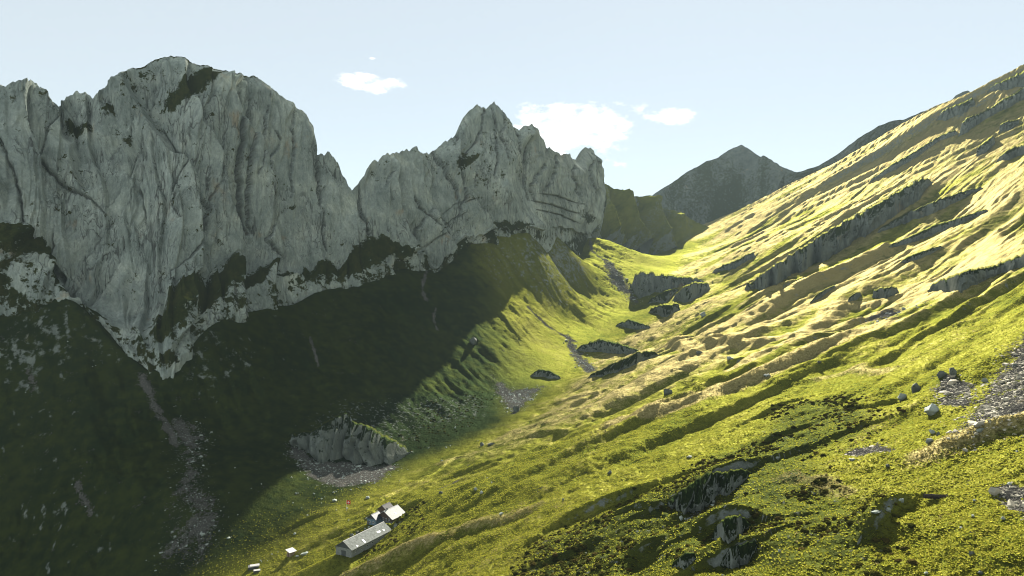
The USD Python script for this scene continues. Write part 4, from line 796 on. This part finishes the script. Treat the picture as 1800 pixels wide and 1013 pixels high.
for k, (px, py) in enumerate(SMALL):
    w = 2.4 + 2.8 * rs_.random() ** 2
    boulder(px + rs_.uniform(-3, 3), py + rs_.uniform(-2, 2), w, w * .7, 'white', 'small white stone strewn over the slopes around the farm buildings', 600 + k, 'small white stones strewn around the farm', rs_.uniform(0, 3))

# a rotten log
t0 = sight(1652, 875); L_ = 52 * t0[1] / F
cy = trimesh.creation.cylinder(1, 1, sections=14).subdivide().subdivide(); v = np.array(cy.vertices); al = v[:, 2].copy()
rr = .55 * (1 + (fbm(v[:, 0] * 2, v[:, 1] * 2, al * 9, 3, 5) - .5) * .8); v = np.stack([al * L_, v[:, 0] * rr, v[:, 1] * rr + .25], -1)
t = thing('log', 'dark rotten log lying in the bright green meadow', 'log', t0, math.radians(-8)); put('trunk', trimesh.Trimesh(v, cy.faces, process=False), MS['rotten_wood'], t, smooth=40)
st = trimesh.creation.cylinder(.16, .9, sections=7); st.apply_transform(trimesh.transformations.rotation_matrix(.9, [1, 0, 0])); st.apply_translation([-L_ * .25, -.5, .5]); put('branch_stub', st, MS['rotten_wood'], t)
st = st.copy(); st.apply_translation([L_ * .55, .7, .1]); put('branch_stub', st, MS['rotten_wood'], t)

# ------------------------------------------------------------------ what nobody could count: scree, shrubs, tussocks
def scatter(name, protos, pos, scale, label, cat, seed, tilt=.2, mats=None):
    pi = UsdGeom.PointInstancer.Define(stage, path_for(name)); r = np.random.default_rng(seed); n = len(pos)
    paths = []
    for k, (mesh, mat, sm) in enumerate(protos):
        pth = f'{pi.GetPath()}/piece_{k + 1:03d}'; usdkit.mesh(stage, pth, mesh, mat, smooth=sm); paths.append(pth)
    pi.CreatePrototypesRel().SetTargets([Sdf.Path(p) for p in paths])
    pi.CreateProtoIndicesAttr(Vt.IntArray.FromNumpy(r.integers(0, len(paths), n).astype(np.int32)))
    pi.CreatePositionsAttr(Vt.Vec3fArray.FromNumpy((np.asarray(pos) + [0, 0, EYE]).astype(np.float32)))
    yaw = r.uniform(0, 2 * np.pi, n); tx = r.normal(0, tilt, n)
    qw, qx, qy, qz = np.cos(yaw / 2) * np.cos(tx / 2), np.cos(yaw / 2) * np.sin(tx / 2), np.sin(yaw / 2) * np.sin(tx / 2), np.sin(yaw / 2) * np.cos(tx / 2)
    pi.CreateOrientationsAttr(Vt.QuathArray([Gf.Quath(float(a), float(b2), float(c2), float(d2_)) for a, b2, c2, d2_ in zip(qw, qx, qy, qz)]))
    sc = np.asarray(scale); sc = np.repeat(sc[:, None], 3, 1) if sc.ndim == 1 else sc
    pi.CreateScalesAttr(Vt.Vec3fArray.FromNumpy(sc.astype(np.float32)))
    tag(pi, label, cat, kind='stuff')
def in_area(poly, n, r, soft=0):
    q = XY(poly, sight); lo, hi = q.min(0), q.max(0); out = []
    while sum(map(len, out)) < n:
        p = r.uniform(lo, hi, (n * 2, 2)); out.append(p[inside(p[:, 0], p[:, 1], q)])
    p = np.vstack(out)[:n] + r.normal(0, soft, (n, 2)); return p
r = np.random.default_rng(77)
pale_protos = [(rock(950 + k, 1, .8, .6, 0), MR['beige'], 30) for k in range(6)]
stone_protos = [(rock(900 + k, 1, .8, .6, 0), MR['pale' if k % 3 == 0 else 'grey'], 30) for k in range(6)]
SLAB = {'gully': 'grey gravelly scree running down the dark gully', 'crag': 'bluish grey scree below the folded crag', 'slope': 'large pale scree slope at the right edge', 'rubble': 'pale rubble behind the largest boulder', 'corner': 'grey scree patch in the lower right corner', 'pass': 'grey scree under the rock wall near the pass',
        'fan': 'grey scree fan below the sunlit cliff slope', 'band': 'dark grey scree strip on the straw slope', 'runnel': 'grey scree runnel beside the mossy crag', 'shelf': 'pale stones on the low rock shelf', 'pit': 'grey rubble in the dark hollow'}
for (key, (poly, soft)), n, sz in zip(SCREE.items(), (1500, 1300, 4600, 700, 700, 900, 900, 900, 700, 260, 160), (.38, .45, .40, .5, .30, .8, .65, .5, .6, .35, .35)):
    p = in_area(poly, n, r, soft * .8); z = gz(p[:, 0], p[:, 1])
    scatter('scree', pale_protos if key in ('slope', 'rubble', 'corner', 'shelf') else stone_protos, np.c_[p, z - .03], sz * np.exp(r.normal(-.55, .7, n)), SLAB[key], 'scree', r.integers(1e6), .5)

def leafy(name, stops, tr):
    m = Mat(); rn = m.add('object_info') + '.random'; n2 = m.noise(m.pos(), 1.5, 3, .6)
    col = m.ramp(m.m('multiply_add', rn, .6, m.m('multiply', n2, .4)), stops)
    a = m.add('diffuse_bsdf', color=col) + '.BSDF'; b2 = m.add('translucent_bsdf', color=col) + '.BSDF'
    return m.done(name, m.add('mix_closure', fac=tr, closure1=a, closure2=b2) + '.closure')
MG = {'shrub': leafy('dwarf_shrub_leaves', [(.1, (.020, .025, .005)), (.5, (.042, .043, .009)), (.9, (.075, .055, .016))], .35), 'green': leafy('grass_blades', [(.1, (.12, .142, .015)), (.5, (.235, .235, .027)), (.9, (.30, .285, .05))], .8),
      'straw': leafy('dry_grass_blades', [(.1, (.14, .12, .038)), (.5, (.23, .195, .07)), (.9, (.33, .29, .12))], .6)}
def shrub(seed):
    m = trimesh.creation.icosphere(3); v = np.array(m.vertices); f = fbm(v[:, 0] * 2.6 + seed, v[:, 1] * 2.6, v[:, 2] * 2.6, 4, seed); g2 = fbm(v[:, 0] * 8 + seed, v[:, 1] * 8, v[:, 2] * 8, 2, seed + 3)
    v *= (.62 + .75 * (f - .3) + .45 * (g2 - .5))[:, None]; v[:, 2] *= .62; return trimesh.Trimesh(v, m.faces, process=False)
shrubs = [(shrub(40 + k), MG['shrub'], 50) for k in range(5)]
p = in_area(HEATH_A, 7000, r, 2.0); dens = fbm(p[:, 0] / 16, p[:, 1] / 16, o=4, s=131); p = p[dens > .50][:3400]
p2 = in_area([(1440, 760), (1500, 700), (1560, 690), (1590, 720), (1540, 780)], 160, r, 2); p3 = in_area([(700, 905), (760, 880), (740, 940), (640, 985), (620, 975)], 260, r, 2); p4 = in_area([(860, 690), (760, 700), (680, 790), (720, 800), (840, 740)], 500, r, 5)
p = np.vstack([p, p2, p3, p4]); scatter('dwarf_shrubs', shrubs, np.c_[p, gz(p[:, 0], p[:, 1]) - .05], .3 + 1.1 * r.random(len(p)) ** 2.5, 'dark dwarf shrubs matted over the hummocks in the foreground', 'dwarf shrubs', 9, .1)

def tussock(seed, hgt, rad, nb):
    rr_ = np.random.default_rng(seed); vs, fs = [], []
    for k in range(nb):
        a = rr_.uniform(0, 6.28); b0 = np.array([math.cos(a), math.sin(a), 0]) * rad * .5 * rr_.random(); out = np.array([math.cos(a), math.sin(a), 0]) * rad * rr_.uniform(.3, 1); w = np.array([-math.sin(a), math.cos(a), 0]) * rr_.uniform(.05, .09)
        top = b0 + out + [0, 0, hgt * rr_.uniform(.6, 1)]; vs += [b0 - w, b0 + w, (b0 + top) / 2 + w * .8 + [0, 0, hgt * .12], (b0 + top) / 2 - w * .8 + [0, 0, hgt * .12], top]; o2 = 5 * k; fs += [[o2, o2 + 1, o2 + 2], [o2, o2 + 2, o2 + 3], [o2 + 3, o2 + 2, o2 + 4]]
    return np.array(vs), np.array(fs)
NT = 110000
uu = r.uniform(-.8, .8, NT * 2); dd = np.exp(r.uniform(math.log(100), math.log(470), NT * 2)); x_, y_ = uu * dd, dd
zz_ = gz(x_, y_); pyy = CY - F * zz_ / dd; gx_ = np.interp(np.log(dd), _lnD, np.arange(NR)); gu_ = np.interp(uu, u, np.arange(len(u)))
dr = map_coordinates(dry, [gx_, gu_], order=1); bad = np.maximum(map_coordinates(scree, [gx_, gu_], order=1), map_coordinates(heath, [gx_, gu_], order=1) * .8)
sd = map_coordinates(side, [gx_, gu_], order=1)
ok = (pyy < 1040) & (bad + r.normal(0, .18, len(bad)) < .42) & (sd > -15)
x_, y_, zz_, dr = (q[ok][:NT] for q in (x_, y_, zz_, dr))
isdry = dr + r.normal(0, .12, len(dr)) > .42
for nm, mk, sel, lab in (('grass_tussocks', 'green', ~isdry, 'green grass tussocks all over the near meadows'), ('dry_grass_tussocks', 'straw', isdry, 'straw coloured dry grass tussocks on the near ridges')):
    scatter(nm, [(tussock(50 + k, .30, .45, 12), MG[mk], False) for k in range(4)], np.c_[x_, y_, zz_][sel], .7 + .6 * r.random(sel.sum()), lab, 'grass', 11, .15)

# ------------------------------------------------------------------ the air of the valley
m = Mat(); v = m.add('principled_volume', color=(.70, .93, 1.0), density=HAZE, anisotropy=.15)
hz = usdkit.material(stage, '/World/Looks/valley_air', m.n, m.l, volume=v + '.volume')
zlo, zhi = float(Z.min()) + EYE - 40, 900.0
bm = trimesh.creation.box([6200, 4600, zhi - zlo]); bm.apply_translation([300, 1700, (zhi + zlo) / 2])
tag(put('haze', bm, hz), 'thin bright haze hanging in the valley', 'haze', kind='stuff')
